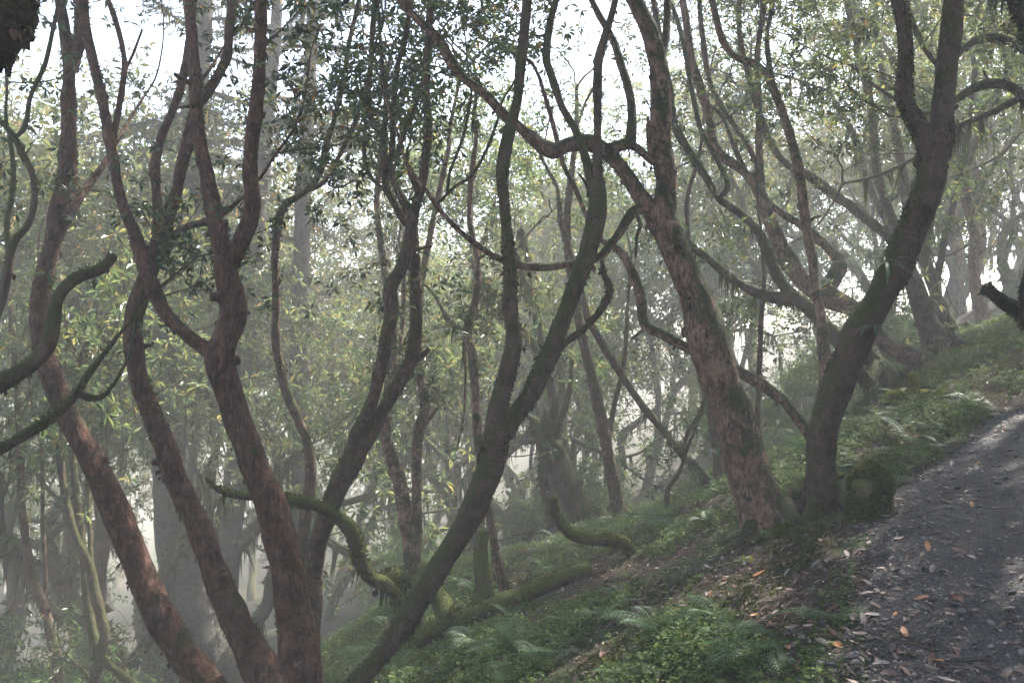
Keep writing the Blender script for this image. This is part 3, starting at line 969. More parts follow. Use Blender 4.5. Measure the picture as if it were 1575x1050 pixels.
traced('rhododendron_tree', 'reclining pink-barked trunk rising from the bank behind the forked dark tree', M['bark_pink'], [
    (12.4, 12.2, 'n', [(1440, 560, 46), (1418, 553, 38), (1390, 543, 36), (1353, 520, 38), (1322, 483, 39), (1284, 460, 37), (1262, 452, 34)]),
    (12.2, 12.6, 't', [(1268, 453, 26), (1277, 438, 24), (1291, 408, 22), (1280, 388, 22), (1262, 370, 21), (1238, 350, 18), (1205, 330, 15), (1180, 310, 13), (1150, 270, 11), (1128, 220, 9)]),
    (12.2, 12.8, 'x', [(1264, 455, 34), (1243, 440, 32), (1220, 412, 31), (1200, 378, 29), (1184, 340, 24), (1166, 296, 20), (1140, 260, 19), (1102, 230, 17), (1086, 165, 15), (1066, 100, 14), (1056, 40, 13), (1050, -5, 12)]),
    (12.7, 13.0, 'x', [(1172, 310, 12), (1169, 270, 11), (1152, 226, 10), (1120, 180, 10), (1092, 125, 9), (1080, 50, 9), (1075, -5, 8)]),
    (12.6, 12.4, 'x', [(1172, 300, 12), (1168, 225, 11), (1167, 150, 11), (1165, 90, 10), (1170, 40, 9), (1176, -5, 9)]),
], 21, mossd=700, cover=0.15, side=0.8, flake=30)
traced('rhododendron_tree', 'slim pink stem climbing straight behind the dark forked tree', M['bark_pink'], [
    (10.2, 10.6, 'x', [(1268, 665, 24), (1271, 607, 21), (1266, 540, 20), (1262, 490, 17), (1252, 445, 16), (1250, 400, 15), (1245, 370, 15), (1237, 320, 15), (1226, 250, 16), (1206, 182, 16), (1190, 135, 16),
                      (1178, 110, 16), (1155, 95, 15), (1130, 86, 14), (1111, 60, 13), (1098, 10, 12), (1094, -5, 12)]),
    (10.6, 10.9, 't', [(1190, 135, 10), (1182, 90, 9), (1180, 50, 8), (1188, 5, 7)]),
], 22, mossd=600, cover=0.3, side=1.0, flake=20)
traced('rhododendron_tree', 'leaning misty trunk right of the forked tree with long limb slanting up left', M['bark_grey'], [
    (14.0, 13.6, 'x', [(1447, 545, 54), (1437, 520, 44), (1425, 488, 37), (1411, 450, 32), (1397, 415, 26), (1378, 380, 22), (1358, 355, 21), (1330, 335, 20), (1290, 305, 19), (1250, 275, 18), (1206, 250, 16), (1180, 210, 14), (1160, 150, 11)]),
    (13.8, 14.2, 'x', [(1404, 430, 18), (1392, 380, 17), (1365, 315, 16), (1345, 240, 15), (1338, 160, 13), (1320, 80, 12), (1300, -5, 11)]),
], 23, mossd=800, cover=0.0, side=0.8)
traced('rhododendron_tree', 'pale misty trunk leaning left at the far end of the bank', M['bark_grey'], [
    (16.0, 16.4, 'x', [(1478, 530, 36), (1466, 508, 28), (1446, 470, 22), (1431, 425, 20), (1416, 380, 18), (1395, 300, 16), (1380, 220, 14), (1362, 140, 12), (1350, 60, 10)]),
    (16.2, 17.0, 'x', [(1440, 450, 14), (1450, 380, 12), (1470, 300, 11), (1490, 200, 10), (1500, 100, 9)]),
], 24, mossd=400, side=0.8)

# --- trees at the right edge of the frame
traced('rhododendron_tree', 'mossy limbs arching in from the right edge behind the forked tree', M['bark_mossy'], [
    (11.0, 11.0, 'x', [(1700, 470, 44), (1690, 400, 36), (1665, 300, 32), (1640, 200, 30), (1625, 120, 26), (1618, 40, 22)]),
    (11.0, 10.6, 't', [(1632, 150, 20), (1610, 105, 19), (1575, 76, 18), (1545, 62, 17), (1515, 58, 17), (1482, 74, 16), (1455, 100, 14), (1432, 88, 12), (1412, 55, 10), (1398, 20, 8)]),
    (11.0, 10.2, 't', [(1650, 235, 18), (1610, 175, 17), (1575, 146, 16), (1545, 129, 15), (1502, 135, 14), (1466, 156, 12), (1430, 172, 9), (1390, 180, 6)]),
    (11.0, 9.6, 'x', [(1640, 200, 24), (1610, 90, 22), (1560, -20, 20), (1500, -110, 17), (1450, -170, 15)]),  # from here down: limbs added rising above the frame to shade the path
    (11.0, 9.0, 'x', [(1660, 260, 22), (1660, 120, 20), (1640, 0, 18), (1600, -120, 16), (1560, -220, 14)]),
    (10.8, 8.2, 'x', [(1665, 300, 22), (1720, 150, 20), (1740, 0, 18), (1720, -120, 16), (1700, -230, 14)]),
], 25, mossd=1200, cover=-0.2, side=2.0, strand=60, top_lev=5, topL=1.7)
traced('broken_tree', 'dark broken stub of a near tree poking in at the right edge above the bank', M['bark_dark'], [
    (6.2, 6.0, 's', [(1660, 560, 60), (1640, 530, 44), (1600, 500, 34), (1570, 484, 28), (1542, 466, 25), (1524, 450, 22), (1513, 444, 18)]),
    (6.0, 5.9, 's', [(1578, 490, 20), (1574, 460, 15), (1577, 430, 12), (1590, 390, 9)]),
], 26, moss='moss_dark', mossd=3000, cover=-0.2, crown=None, flare=0.3)
traced('rhododendron_tree', 'near dark limb cutting the top right corner', M['bark_dark'], [
    (5.6, 5.6, 'x', [(1700, 900, 70), (1690, 700, 60), (1680, 500, 52), (1660, 300, 44), (1625, 140, 34), (1585, 60, 26), (1560, 5, 22), (1548, -30, 20)]),
    (5.6, 6.8, 'x', [(1670, 400, 34), (1690, 200, 28), (1690, 60, 24), (1680, -60, 20)]),  # remaining limbs added out of frame to keep sun off the path
    (5.6, 7.2, 'x', [(1660, 300, 30), (1665, 120, 26), (1650, -20, 22), (1620, -130, 18)]),
    (5.6, 6.2, 'x', [(1675, 450, 32), (1740, 250, 28), (1780, 80, 24), (1780, -60, 20)]),
], 27, moss='moss_dark', mossd=2600, cover=-0.2)

# --- trees at the left edge of the frame
traced('rhododendron_tree', 'near mossy limb sweeping in low from the left edge, ending in a blunt tip', M['bark_mossy'], [
    (5.4, 5.4, 'x', [(-190, 1000, 70), (-160, 860, 60), (-135, 740, 54), (-110, 660, 50), (-90, 560, 44), (-85, 450, 38), (-70, 330, 30), (-50, 250, 22), (-30, 150, 16)]),
    (5.4, 5.8, 's', [(-110, 640, 44), (-60, 618, 42), (-5, 592, 40), (40, 567, 34), (70, 535, 28), (78, 500, 24), (88, 456, 23), (118, 427, 24), (155, 413, 21), (178, 392, 15)]),
    (5.5, 6.4, 't', [(-120, 760, 34), (-70, 722, 28), (0, 692, 24), (40, 668, 22), (76, 646, 21), (110, 615, 17), (132, 580, 15), (155, 550, 12), (182, 515, 9)]),
    (6.1, 6.6, 't', [(118, 604, 12), (150, 612, 10), (175, 590, 8), (198, 548, 6)]),
], 28, moss='moss', mossd=2000, cover=-0.1)
traced('rhododendron_tree', 'thin dark crooked stems against bright sky at the far left edge', M['bark_mossy'], [
    (7.0, 6.9, 'n', [(-60, 700, 26), (-40, 600, 22), (-12, 500, 20), (2, 465, 19), (10, 420, 17), (20, 372, 15), (42, 345, 13), (52, 312, 12), (50, 270, 12), (32, 232, 12), (20, 207, 12), (2, 188, 12), (-30, 160, 12)]),
    (6.9, 7.2, 'x', [(24, 210, 9), (34, 200, 9), (41, 182, 8), (46, 150, 8), (58, 122, 8), (70, 95, 7), (82, 40, 7), (90, 0, 6)]),
    (6.95, 7.3, 't', [(14, 395, 10), (10, 345, 9), (18, 300, 9), (20, 258, 8), (15, 215, 7)]),
], 29, mossd=1500, cover=-0.1, side=0.8)
traced('broken_tree', 'near black ragged branch end hanging into the top left corner', M['bark_dark'], [
    (3.0, 3.0, 'n', [(-330, 900, 110), (-300, 600, 100), (-270, 300, 96), (-230, 80, 92), (-200, -60, 88), (-150, -160, 80)]),
    (3.0, 2.9, 's', [(-200, -70, 84), (-120, -60, 84), (-40, -25, 82), (5, 20, 78), (12, 52, 62), (8, 82, 34)]),
    (2.95, 2.9, 's', [(0, 30, 54), (30, 25, 46), (46, 32, 34)]),
    (2.95, 2.95, 's', [(10, 40, 40), (16, 78, 26), (12, 104, 12), (14, 118, 5)]),
    (2.92, 2.9, 's', [(25, 30, 30), (44, 50, 22), (50, 62, 9)]),
    (2.92, 2.9, 's', [(20, 10, 34), (50, 8, 22), (60, 6, 8)]),
    (2.95, 2.95, 's', [(-5, 60, 34), (2, 90, 20), (-2, 112, 8)]),
], 30, moss='moss_dark', mossd=9000, cover=-0.6, crown=None, flake=900)

# --- grey fir trunks
def fir(name, label, d, pts, seed, zlo, top, gold=False, nb=34):
    T = Tree(seed)
    P, R = limb_from_px(pts, d, d, True)
    ext = [P[-1]]; 
    dirn = norm(P[-1] - P[-8]) * 0.5 + np.array([0, 0, 0.5])
    while ext[-1][2] < top:
        ext.append(ext[-1] + norm(dirn) * 0.8 + T.r.normal(0, 0.02, 3))
    if len(ext) > 2:
        rr = np.linspace(R[-1], 0.04, len(ext))
        P = np.vstack([P, ext[1:]]); R = np.concatenate([R, rr[1:]])
    hgt = np.linalg.norm(P - P[0], axis=1)
    R = R * (1 + 0.35 * np.exp(-hgt / 0.5))
    base = P[0].copy()
    T.limb(P, R, 26, 0.06, 1.6)
    e = empty(name, base, label, 'fir tree')
    br, nl, ms = Acc(), Acc(), Acc()
    for k in range(nb):
        z = T.r.uniform(zlo, top - 0.3)
        i = int(np.abs(P[:, 2] - z).argmin())
        az = T.r.uniform(0, 6.28)
        L = T.r.uniform(1.4, 3.2) * (1 - 0.45 * max(0, (z - zlo) / (top - zlo)))
        d0 = np.array([math.cos(az), math.sin(az), 0.12])
        q = [P[i]]
        for s_ in range(6):
            d0 = norm(d0 + np.array([0, 0, -0.10 + 0.03 * s_]) + T.r.normal(0, 0.09, 3))
            q.append(q[-1] + d0 * L / 6)
        Q = catmull(np.array(q), 3)
        rr = np.linspace(0.045, 0.008, len(Q))
        br = Acc()
        tube(br, Q, rr, 6, 0.15, 5)
        T.limbs.append((Q, rr))
        # twigs in a drooping flat spray
        for s_ in range(3, len(Q)):
            for sd_ in (-1, 1):
                f = s_ / len(Q)
                tl = T.r.uniform(0.25, 0.6) * (1.15 - f * 0.7)
                side = norm(np.cross(d0, [0, 0, 1])) * sd_
                td = norm(side + d0 * 0.7 + np.array([0, 0, -0.35]) + T.r.normal(0, 0.25, 3))
                m = 16
                t = np.linspace(0.05, 1, m)[:, None]
                pts_ = Q[s_] + td * tl * t + np.array([0, 0, -0.10]) * tl * t ** 2
                blades(br, Q[s_][None], td[None], np.array([tl]), np.array([0.02]), T.r)
                nn = np.repeat(pts_, 2, 0)
                dn = norm(td * 0.6 + T.r.normal(0, 0.55, (len(nn), 3)) + np.array([0, 0, -0.15]))
                ln = T.r.uniform(0.05, 0.10, len(nn))
                blades(nl, nn, dn, ln, ln * 0.32, T.r)
        br.build('branch', M['bark_fir'], e, base)
        m = int(L * 26)
        pos, nr, dr = sample_surface(Q, rr, m, T.r)
        ln = T.r.uniform(0.05, 0.24, m)
        blades(ms, pos, np.array([[0, 0, -1.0]]) + T.r.normal(0, 0.25, (m, 3)), ln, ln * 0.22, T.r)
    T.wood.build('trunk', M['bark_fir'], e, base)
    tag(nl.build('crown', M['needle'], e, base, smooth=False), kind='stuff')
    tag(ms.build('hanging_moss', M['moss_gold' if gold else 'moss'], e, base, smooth=False), kind='stuff')
    TREES.append((base, T))


fir('fir_tree', 'broad smooth grey trunk with flared foot standing in mist at lower left', 15.5,
    [(352, 1062, 118), (338, 1030, 106), (315, 982, 92), (288, 920, 78), (268, 835, 60), (260, 740, 51), (260, 625, 49), (256, 525, 47), (266, 470, 44), (279, 400, 42), (290, 300, 38), (299, 200, 35), (308, 100, 31), (315, 0, 28)],
    41, 2.5, 11.5, True, 24)
fir('fir_tree', 'slimmer grey upright trunk just right of the broad grey trunk', 18.0,
    [(345, 960, 36), (350, 905, 33), (357, 800, 34), (365, 680, 34), (371, 580, 32), (380, 510, 30), (394, 350, 27), (405, 250, 25), (415, 150, 22), (424, 50, 19)],
    42, 2.0, 12.0, True, 24)
fir('fir_tree', 'ochre-tinted straight trunk with golden moss on its boughs, left of centre', 17.5,
    [(452, 900, 36), (455, 760, 34), (458, 640, 32), (461, 520, 30), (466, 310, 26), (472, 200, 23), (480, 60, 20)],
    43, 1.5, 12.0, True, 28)

# --- slim trees downhill at the lower left
traced('rhododendron_tree', 'slender wavy stem low at the left among bright green leaves', M['bark_grey'], [
    (11.5, 11.8, 'x', [(92, 1062, 17), (88, 1020, 16), (80, 985, 16), (66, 925, 15), (47, 870, 14), (36, 805, 13), (32, 735, 12), (30, 660, 11), (26, 580, 10), (18, 500, 9)]),
    (11.6, 11.9, 't', [(70, 935, 8), (70, 880, 7), (66, 800, 7), (66, 730, 6), (60, 650, 5)]),
], 51, side=1.5, mossd=500)
traced('rhododendron_tree', 'twin dark stems from one fork at the lower left, right of slender wavy stem', M['bark_mossy'], [
    (10.5, 11.0, 'x', [(218, 1070, 18), (205, 1050, 17), (178, 1030, 17), (156, 1008, 19), (162, 970, 17), (146, 915, 17), (136, 865, 16), (117, 825, 14), (103, 775, 13), (92, 700, 12), (88, 640, 11), (82, 560, 9)]),
    (10.6, 10.9, 'n', [(156, 1015, 16), (146, 1040, 16), (144, 1070, 18)]),
    (10.6, 11.4, 'x', [(148, 1012, 15), (140, 960, 14), (132, 905, 14), (126, 835, 13), (112, 715, 12), (108, 640, 10), (120, 560, 9)]),
    (10.7, 11.3, 't', [(139, 870, 9), (138, 800, 8), (134, 720, 8), (128, 640, 6)]),
], 52, side=1.5, mossd=900, cover=-0.1)

# --- middle distance, centre
traced('rhododendron_tree', 'pair of pink stems rising from one foot behind the mossy fallen log', M['bark_pink'], [
    (10.8, 11.2, 'x', [(648, 905, 34), (640, 880, 30), (628, 820, 25), (615, 745, 24), (599, 692, 22), (592, 650, 19), (600, 590, 17), (606, 530, 16), (598, 460, 15), (588, 390, 13), (580, 310, 11), (590, 200, 9)]),
    (10.7, 11.4, 'x', [(634, 872, 20), (641, 820, 17), (641, 750, 16), (643, 680, 17), (655, 625, 17), (647, 580, 16), (636, 545, 14), (640, 480, 12), (655, 400, 11), (670, 320, 9), (690, 230, 8)]),
    (10.9, 10.7, 's', [(650, 655, 10), (661, 643, 9), (673, 628, 6)]),
    (11.0, 11.5, 't', [(595, 665, 12), (588, 640, 11), (604, 575, 10), (620, 500, 9), (622, 420, 7)]),
], 53, mossd=600, cover=0.2, side=1.0)
traced('rhododendron_tree', 'slim pink leaning stem rising from the fallen mossy log', M['bark_pink'], [
    (9.6, 10.6, 'x', [(779, 918, 20), (762, 848, 17), (751, 775, 16), (737, 680, 16), (731, 610, 15), (726, 545, 14), (719, 505, 15), (732, 460, 12), (735, 400, 11), (722, 330, 10), (730, 240, 9)]),
    (10.2, 10.4, 't', [(720, 512, 12), (704, 505, 12), (690, 492, 11), (682, 480, 8)]),
    (10.3, 10.2, 's', [(714, 520, 4), (716, 580, 4), (713, 640, 4), (703, 690, 3)]),
], 54, mossd=700, cover=0.1, side=1.5, strand=20)
traced('rhododendron_tree', 'shaggy bent trunk leaning left in the mist, ferns on its broken top', M['bark_mossy'], [
    (14.6, 14.4, 's', [(915, 822, 56), (900, 795, 50), (884, 768, 46), (866, 730, 46), (850, 692, 46), (832, 668, 40), (822, 660, 30)]),
    (14.4, 14.4, 's', [(842, 685, 34), (826, 655, 24), (812, 640, 12), (798, 634, 4)]),
    (14.4, 14.3, 's', [(838, 672, 26), (842, 648, 15), (838, 630, 5)]),
    (14.4, 14.6, 's', [(852, 700, 14), (862, 650, 10), (876, 600, 8), (880, 550, 6)]),
], 55, mossd=2200, cover=-0.3, strand=120)
traced('rhododendron_tree', 'upright misty trunk just right of the shaggy bent trunk', M['bark_grey'], [
    (13.4, 13.6, 'x', [(958, 818, 28), (953, 790, 23), (941, 735, 21), (926, 650, 20), (911, 585, 19), (897, 525, 17), (880, 440, 14), (872, 350, 12), (880, 240, 10)]),
    (13.5, 13.9, 't', [(932, 690, 12), (945, 620, 10), (960, 560, 8), (965, 480, 6)]),
], 56, side=2.0, mossd=700)
traced('rhododendron_tree', 'thin trunk slanting up to the left across the misty gap', M['bark_grey'], [
    (12.3, 12.6, 'x', [(1106, 768, 24), (1092, 748, 20), (1070, 720, 19), (1041, 690, 18), (1015, 655, 18), (985, 620, 17), (955, 575, 16), (926, 527, 15), (905, 490, 13), (890, 430, 11), (862, 340, 9)]),
    (12.4, 12.2, 't', [(1048, 697, 8), (1060, 660, 7), (1078, 630, 6), (1090, 590, 4)]),
], 57, side=1.2, mossd=900, strand=25)
traced('sapling', 'thin curving sapling standing before the slanting misty trunk', M['bark_grey'], [
    (11.4, 11.6, 't', [(1027, 800, 9), (1027, 755, 8), (1044, 727, 8), (1055, 695, 7), (1070, 655, 6), (1085, 620, 5)]),
], 58, side=1.5, mossd=300)
traced('rhododendron_tree', 'straight dark young trunk in the mist just left of the big flaking trunk', M['bark_grey'], [
    (13.5, 13.8, 'x', [(1108, 745, 16), (1102, 690, 14), (1088, 615, 13), (1076, 565, 12), (1066, 480, 11), (1060, 400, 9)]),
], 59, side=1.0, mossd=500)
traced('sapling', 'straight thin pole standing between big flaking trunk and pink crooked limb', M['bark_grey'], [
    (9.8, 10.0, 't', [(1163, 690, 10), (1166, 620, 9), (1168, 560, 9), (1172, 490, 8), (1175, 430, 7), (1172, 380, 5)]),
], 60, mossd=300, flake=0, crown=None)
traced('rhododendron_tree', 'mossy stumpy trunk standing against the fallen log', M['log_moss'], [
    (9.3, 9.4, 's', [(742, 935, 34), (744, 905, 28), (740, 870, 25), (739, 838, 22), (742, 815, 16)]),
], 61, mossd=2200, cover=-0.4, crown=None)

# --- logs and curving limbs on the ground
traced('fallen_log', 'long moss-covered fallen log lying on the slope below centre', M['log_moss'], [
    (8.2, 8.5, 's', [(668, 968, 32), (690, 961, 36), (730, 944, 35), (770, 925, 34), (805, 912, 34), (840, 899, 34), (880, 883, 31), (908, 875, 24)]),
], 62, cat='log', mossd=2600, cover=-0.4, crown=None, flare=0, flake=0, part='log')
traced('fallen_tree', 'snaking mossy limb arching from the fallen log up to the thick reddish trunk', M['log_moss'], [
    (8.5, 7.3, 's', [(700, 966, 40), (676, 964, 30), (655, 962, 26), (634, 945, 26), (612, 918, 27), (590, 895, 30), (571, 888, 30), (553, 856, 30), (541, 818, 29), (516, 794, 26), (482, 776, 22), (440, 770, 19), (385, 763, 16), (342, 756, 12), (316, 734, 6)]),
    (8.25, 8.5, 's', [(590, 892, 26), (612, 886, 26), (632, 892, 22), (652, 905, 18)]),
    (8.5, 8.9, 's', [(698, 965, 46), (684, 935, 36), (668, 905, 30), (652, 880, 26), (648, 868, 18)]),
], 63, cat='fallen tree', mossd=2600, cover=-0.35, crown=None, flare=0, flake=30, strand=40)
traced('fallen_branch', 'upturned mossy branch curving like a hook on the slope', M['log_moss'], [
    (9.05, 8.8, 's', [(972, 848, 30), (962, 836, 27), (940, 828, 25), (905, 826, 24), (878, 820, 22), (862, 806, 19), (853, 790, 17), (852, 775, 15), (853, 764, 12)]),
    (8.85, 8.8, 's', [(856, 796, 10), (850, 790, 9), (846, 786, 6)]),
], 64, cat='branch', mossd=2600, cover=-0.4, crown=None, flare=0, flake=0, part='branch')

# ------------------------------------------------------------------ stump, moss mound and epiphytes
def blob_thing(name, label, cat, px, py, d, size, mat, moss, dens, seed, part, lean=(0, 0), sink=0.1, fin=2.2, amp=0.22):
    r = np.random.default_rng(seed)
    c = at(px, py, d)
    zg = h1(c[0], c[1])
    n, s = 26, 20
    th = np.linspace(0, 1, s)
    V = []
    prof = np.array([1.15, 1.06, 1.0, 0.97, 0.97, 0.97, 0.95, 0.88, 0.66, 0.0])
    pr = np.interp(th, np.linspace(0, 1, len(prof)), prof)
    for i in range(s):
        for j in range(n):
            a = j / n * 2 * math.pi
            z = th[i] * size[2]
            V.append((math.cos(a) * pr[i] * size[0] + lean[0] * th[i], math.sin(a) * pr[i] * size[1] + lean[1] * th[i], z - sink))
    V = np.array(V)
    base = np.array([c[0], c[1], zg])
    W = V + base
    k = lump(W, fin, 3) * amp
    V[:, :2] *= (1 + k)[:, None]
    V[:, 2] *= 1 + 0.5 * k * (V[:, 2] > 0)
    ii, jj = np.meshgrid(np.arange(s - 1), np.arange(n), indexing='ij')
    q = np.stack([ii * n + jj, ii * n + (jj + 1) % n, (ii + 1) * n + (jj + 1) % n, (ii + 1) * n + jj], -1).reshape(-1, 4)
    e = empty(name, base, label, cat)
    a = Acc(); a.add(V, None, q)
    a.build(part, mat, e)
    a = Acc()
    f = r.integers(0, len(q), dens)
    w = r.random((dens, 2))
    A, B, C, D = (V[q[f][:, m]] for m in range(4))
    pos = (A * (1 - w[:, :1]) + B * w[:, :1]) * (1 - w[:, 1:]) + (D * (1 - w[:, :1]) + C * w[:, :1]) * w[:, 1:]
    nr = norm(np.cross(B - A, D - A) + 1e-9)
    ln = r.uniform(0.012, 0.035, dens)
    keep = lump(pos + base, 3, 2) > -0.25
    blades(a, pos[keep], (nr + r.normal(0, 0.4, (dens, 3)) + [0, 0, -0.2])[keep], ln[keep], ln[keep] * 0.5, r)
    tag(a.build('moss', moss, e, smooth=False), kind='stuff')
    return e


blob_thing('tree_stump', 'squat stump furred with green moss at the edge of the path', 'stump', 1343, 785, 6.5, (0.165, 0.165, 0.50), M['log_moss'], M['moss'], 14000, 71, 'stump', (-0.03, 0), amp=0.11)
blob_thing('moss_mound', 'yellow-green mossy hump on the bank beyond the forked tree', 'moss', 1412, 602, 10.3, (0.34, 0.3, 0.16), M['moss_yellow'], M['moss_bright'], 6000, 72, 'mound')
blob_thing('moss_stub', 'upright finger of yellow-green moss on the bank', 'moss', 1412, 592, 10.2, (0.055, 0.055, 0.34), M['moss_yellow'], M['moss_bright'], 2500, 73, 'stub', (-0.06, 0))
blob_thing('moss_mound', 'low dark mossy hummock at the foot of the slope near the path edge', 'moss', 1210, 985, 4.9, (0.2, 0.16, 0.09), M['log_moss'], M['moss'], 6000, 74, 'mound')
blob_thing('boulder', 'mossy rounded boulder below the forked tree', 'boulder', 1240, 800, 7.0, (0.22, 0.15, 0.12), M['log_moss'], M['moss'], 5000, 75, 'rock')


def grass_tuft(label, px, py, d, seed, n, L):
    r = np.random.default_rng(seed)
    c = at(px, py, d)
    e = empty('epiphyte_plant', c, label, 'plant', 'strap-leaved plants on the dark trunk')
    for i in range(n):
        a = Acc()
        az = r.uniform(2.4, 6.9)
        dirn = norm(np.array([math.cos(az), math.sin(az) * 0.7 - 0.35, r.uniform(-0.1, 0.9)]))
        l = r.uniform(*L)
        side = norm(np.cross(dirn, [0, 0, 1]))
        V = []
        p = np.zeros(3)
        dd = dirn.copy()
        for k in range(7):
            w = 0.009 * (1 - (k / 6) ** 2) + 0.001
            V += [p - side * w, p + side * w]
            p = p + dd * l / 6
            dd = norm(dd + np.array([0, 0, -0.34]))
        a.add(V, None, [(2 * k, 2 * k + 1, 2 * k + 3, 2 * k + 2) for k in range(6)])
        a.build('leaf_blade', M['grass'], e)


grass_tuft('spray of strappy leaves growing high on the dark forked trunk', 1362, 405, 6.62, 81, 18, (0.16, 0.34))
grass_tuft('spray of strappy leaves growing lower on the dark forked trunk', 1343, 503, 6.72, 82, 16, (0.1, 0.2))

# ------------------------------------------------------------------ background forest
def bg_variant(seed, kind):
    T = Tree(seed)
    r = T.r
    ns = int(r.integers(1, 4)) if kind != 'pole' else 1
    for s_ in range(ns):
        az = r.uniform(0, 6.28)
        lean = r.uniform(0.15, 0.6) if kind != 'pole' else 0.12
        d = norm(np.array([math.cos(az) * lean, math.sin(az) * lean, 1]))
        p = np.array([0.06 * math.cos(az), 0.06 * math.sin(az), -0.3])
        pts = [p]
        hh = r.uniform(2.2, 3.8) if kind != 'pole' else r.uniform(3.4, 5)
        m = 7
        for k in range(m):
            d = norm(d + r.normal(0, 0.2, 3) + np.array([0, 0, 0.08]))
            pts.append(pts[-1] + d * hh / m)
        r0 = r.uniform(0.075, 0.15) / (1 + 0.2 * (ns - 1))
        P = catmull(np.array(pts), 5)
        R = np.linspace(r0, r0 * 0.62, len(P)) * (1 + 0.5 * np.exp(-np.arange(len(P)) / 3.0))
        T.limb(P, R, 10, 0.12, 2.8)
        for f in range(int(r.integers(2, 4))):
            i = len(P) - 1 if f < 2 else int(len(P) * r.uniform(0.5, 0.85))
            T.grow(P[i], norm(d + r.normal(0, 0.55, 3)), r.uniform(1.3, 2.0), R[i] * 0.72, 4 if f < 2 else 3, up=0.2, wig=0.34, spread=0.8)
    return T


BG = []
for i, kd in enumerate(['multi', 'multi', 'multi', 'pole', 'multi', 'pole', 'multi', 'multi']):
    T = bg_variant(200 + i, kd)
    mat = M[['bark_grey', 'bark_pink', 'bark_mossy', 'bark_grey', 'bark_mossy', 'bark_pink', 'bark_grey', 'bark_mossy'][i]]
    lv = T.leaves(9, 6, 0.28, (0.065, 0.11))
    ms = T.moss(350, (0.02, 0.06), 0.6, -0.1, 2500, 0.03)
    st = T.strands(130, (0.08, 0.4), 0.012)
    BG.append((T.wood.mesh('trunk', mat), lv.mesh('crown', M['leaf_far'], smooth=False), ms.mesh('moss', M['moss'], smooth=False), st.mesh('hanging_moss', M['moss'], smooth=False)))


def place_bg(i, x, y, rz, sc, label, group, name='rhododendron_tree', detail=True):
    z = h1(x, y)
    e = empty(name, (x, y, z), label, 'tree', group)
    e.rotation_euler = (0, 0, rz)
    e.scale = (sc, sc, sc)
    for nme, me in zip(('trunk', 'crown', 'moss', 'hanging_moss'), BG[i]):
        if not detail and nme in ('moss',):
            continue
        o = bpy.data.objects.new(nme, me)
        COL.objects.link(o)
        o.parent = e
        if nme != 'trunk':
            o["kind"] = 'stuff'
    return e


MARKS = [(20, 'crooked stems at far left'), (130, 'leftmost leaning trunk'), (265, 'broad grey fir trunk'), (375, 'slimmer grey fir trunk'),
         (465, 'ochre fir trunk'), (600, 'V-shaped tree'), (700, 'slim pink stem'), (790, 'dark Y-shaped tree'), (920, 'shaggy bent trunk'), (1020, 'slanting misty trunk'),
         (1100, 'big flaking trunk'), (1200, 'pink crooked limb'), (1290, 'dark forked tree'), (1400, 'reclining pink-barked trunk'), (1470, 'pale leaning trunk'), (1560, 'broken stub')]


def where(x, y):
    pxx = PW / 2 + x / y * FPX
    mk_ = min(MARKS, key=lambda q: abs(q[0] - pxx))
    rel = 'left of' if pxx < mk_[0] - 18 else ('right of' if pxx > mk_[0] + 18 else 'in line with')
    return f'{rel} the {mk_[1]}'


placed = [(b[0], b[1]) for b, t in TREES]
pr = np.random.default_rng(99)
n_bg = 0
ZONES = [  # view-wedge range, distance range, how many, size range
    ((-0.62, -0.24), (11.5, 17), 3, (1.4, 1.8)), ((-0.72, -0.24), (28, 50), 12, (1.2, 1.8)),
    ((-0.24, 0.05), (14, 18), 2, (1.2, 1.5)), ((-0.24, 0.2), (24, 32), 8, (1.4, 1.9)), ((-0.24, 0.2), (32, 52), 10, (1.6, 2.2)),
    ((0.2, 0.62), (16, 22), 5, (1.1, 1.5)), ((0.2, 0.66), (24, 45), 15, (1.3, 1.9)), ((-0.60, -0.32), (17, 24), 6, (1.9, 2.3)), ((0.0, 0.14), (27, 32), 2, (1.8, 2.1))]
queue = []
for (u0, u1), (y0, y1), cnt_, (s0, s1) in ZONES:
    k = tries = 0
    while k < cnt_ and tries < 600:
        tries += 1
        y = pr.uniform(y0, y1)
        x = pr.uniform(u0, u1) * y
        dmin = 1.4 if y < 20 else 2.0
        t = path_t([x], [y])[0]
        if any((x - a) ** 2 + (y - b) ** 2 < dmin ** 2 for a, b in placed) or -0.8 < t < PATH_W + 0.8:
            continue
        placed.append((x, y))
        queue.append((x, y, pr.uniform(s0, s1)))
        k += 1
for x, y, size_ in queue:
    u = x / y
    side = 'left' if u < -0.24 else ('centre' if u < 0.2 else 'right')
    dist = 'mid' if y < 20 else ('far' if y < 34 else 'deep')
    lab = {'mid': 'thin misty tree', 'far': 'pale fog-veiled tree', 'deep': 'tree nearly lost in fog'}[dist] + ' seen ' + where(x, y)
    grp = {'mid': 'misty trees in middle distance', 'far': 'pale trees further into fog', 'deep': 'trees almost lost in fog'}[dist] + ' at ' + side
    place_bg(int(pr.integers(len(BG))), x, y, pr.uniform(0, 6.28), size_, lab, grp, detail=y < 26)
    n_bg += 1

twins = {}
for o in list(scene.objects):
    if o.type == 'EMPTY' and o.get('category') in ('tree', 'shrub'):
        twins.setdefault(o['label'], []).append(o)
for lb, os_ in twins.items():
    if len(os_) > 1:
        os_.sort(key=lambda q: q.location.y)
        for q, w in zip(os_, ('nearest', 'farthest') if len(os_) == 2 else ('nearest', 'second nearest', 'third nearest', 'fourth nearest', 'fifth nearest')):
            q['label'] = w + ' ' + lb

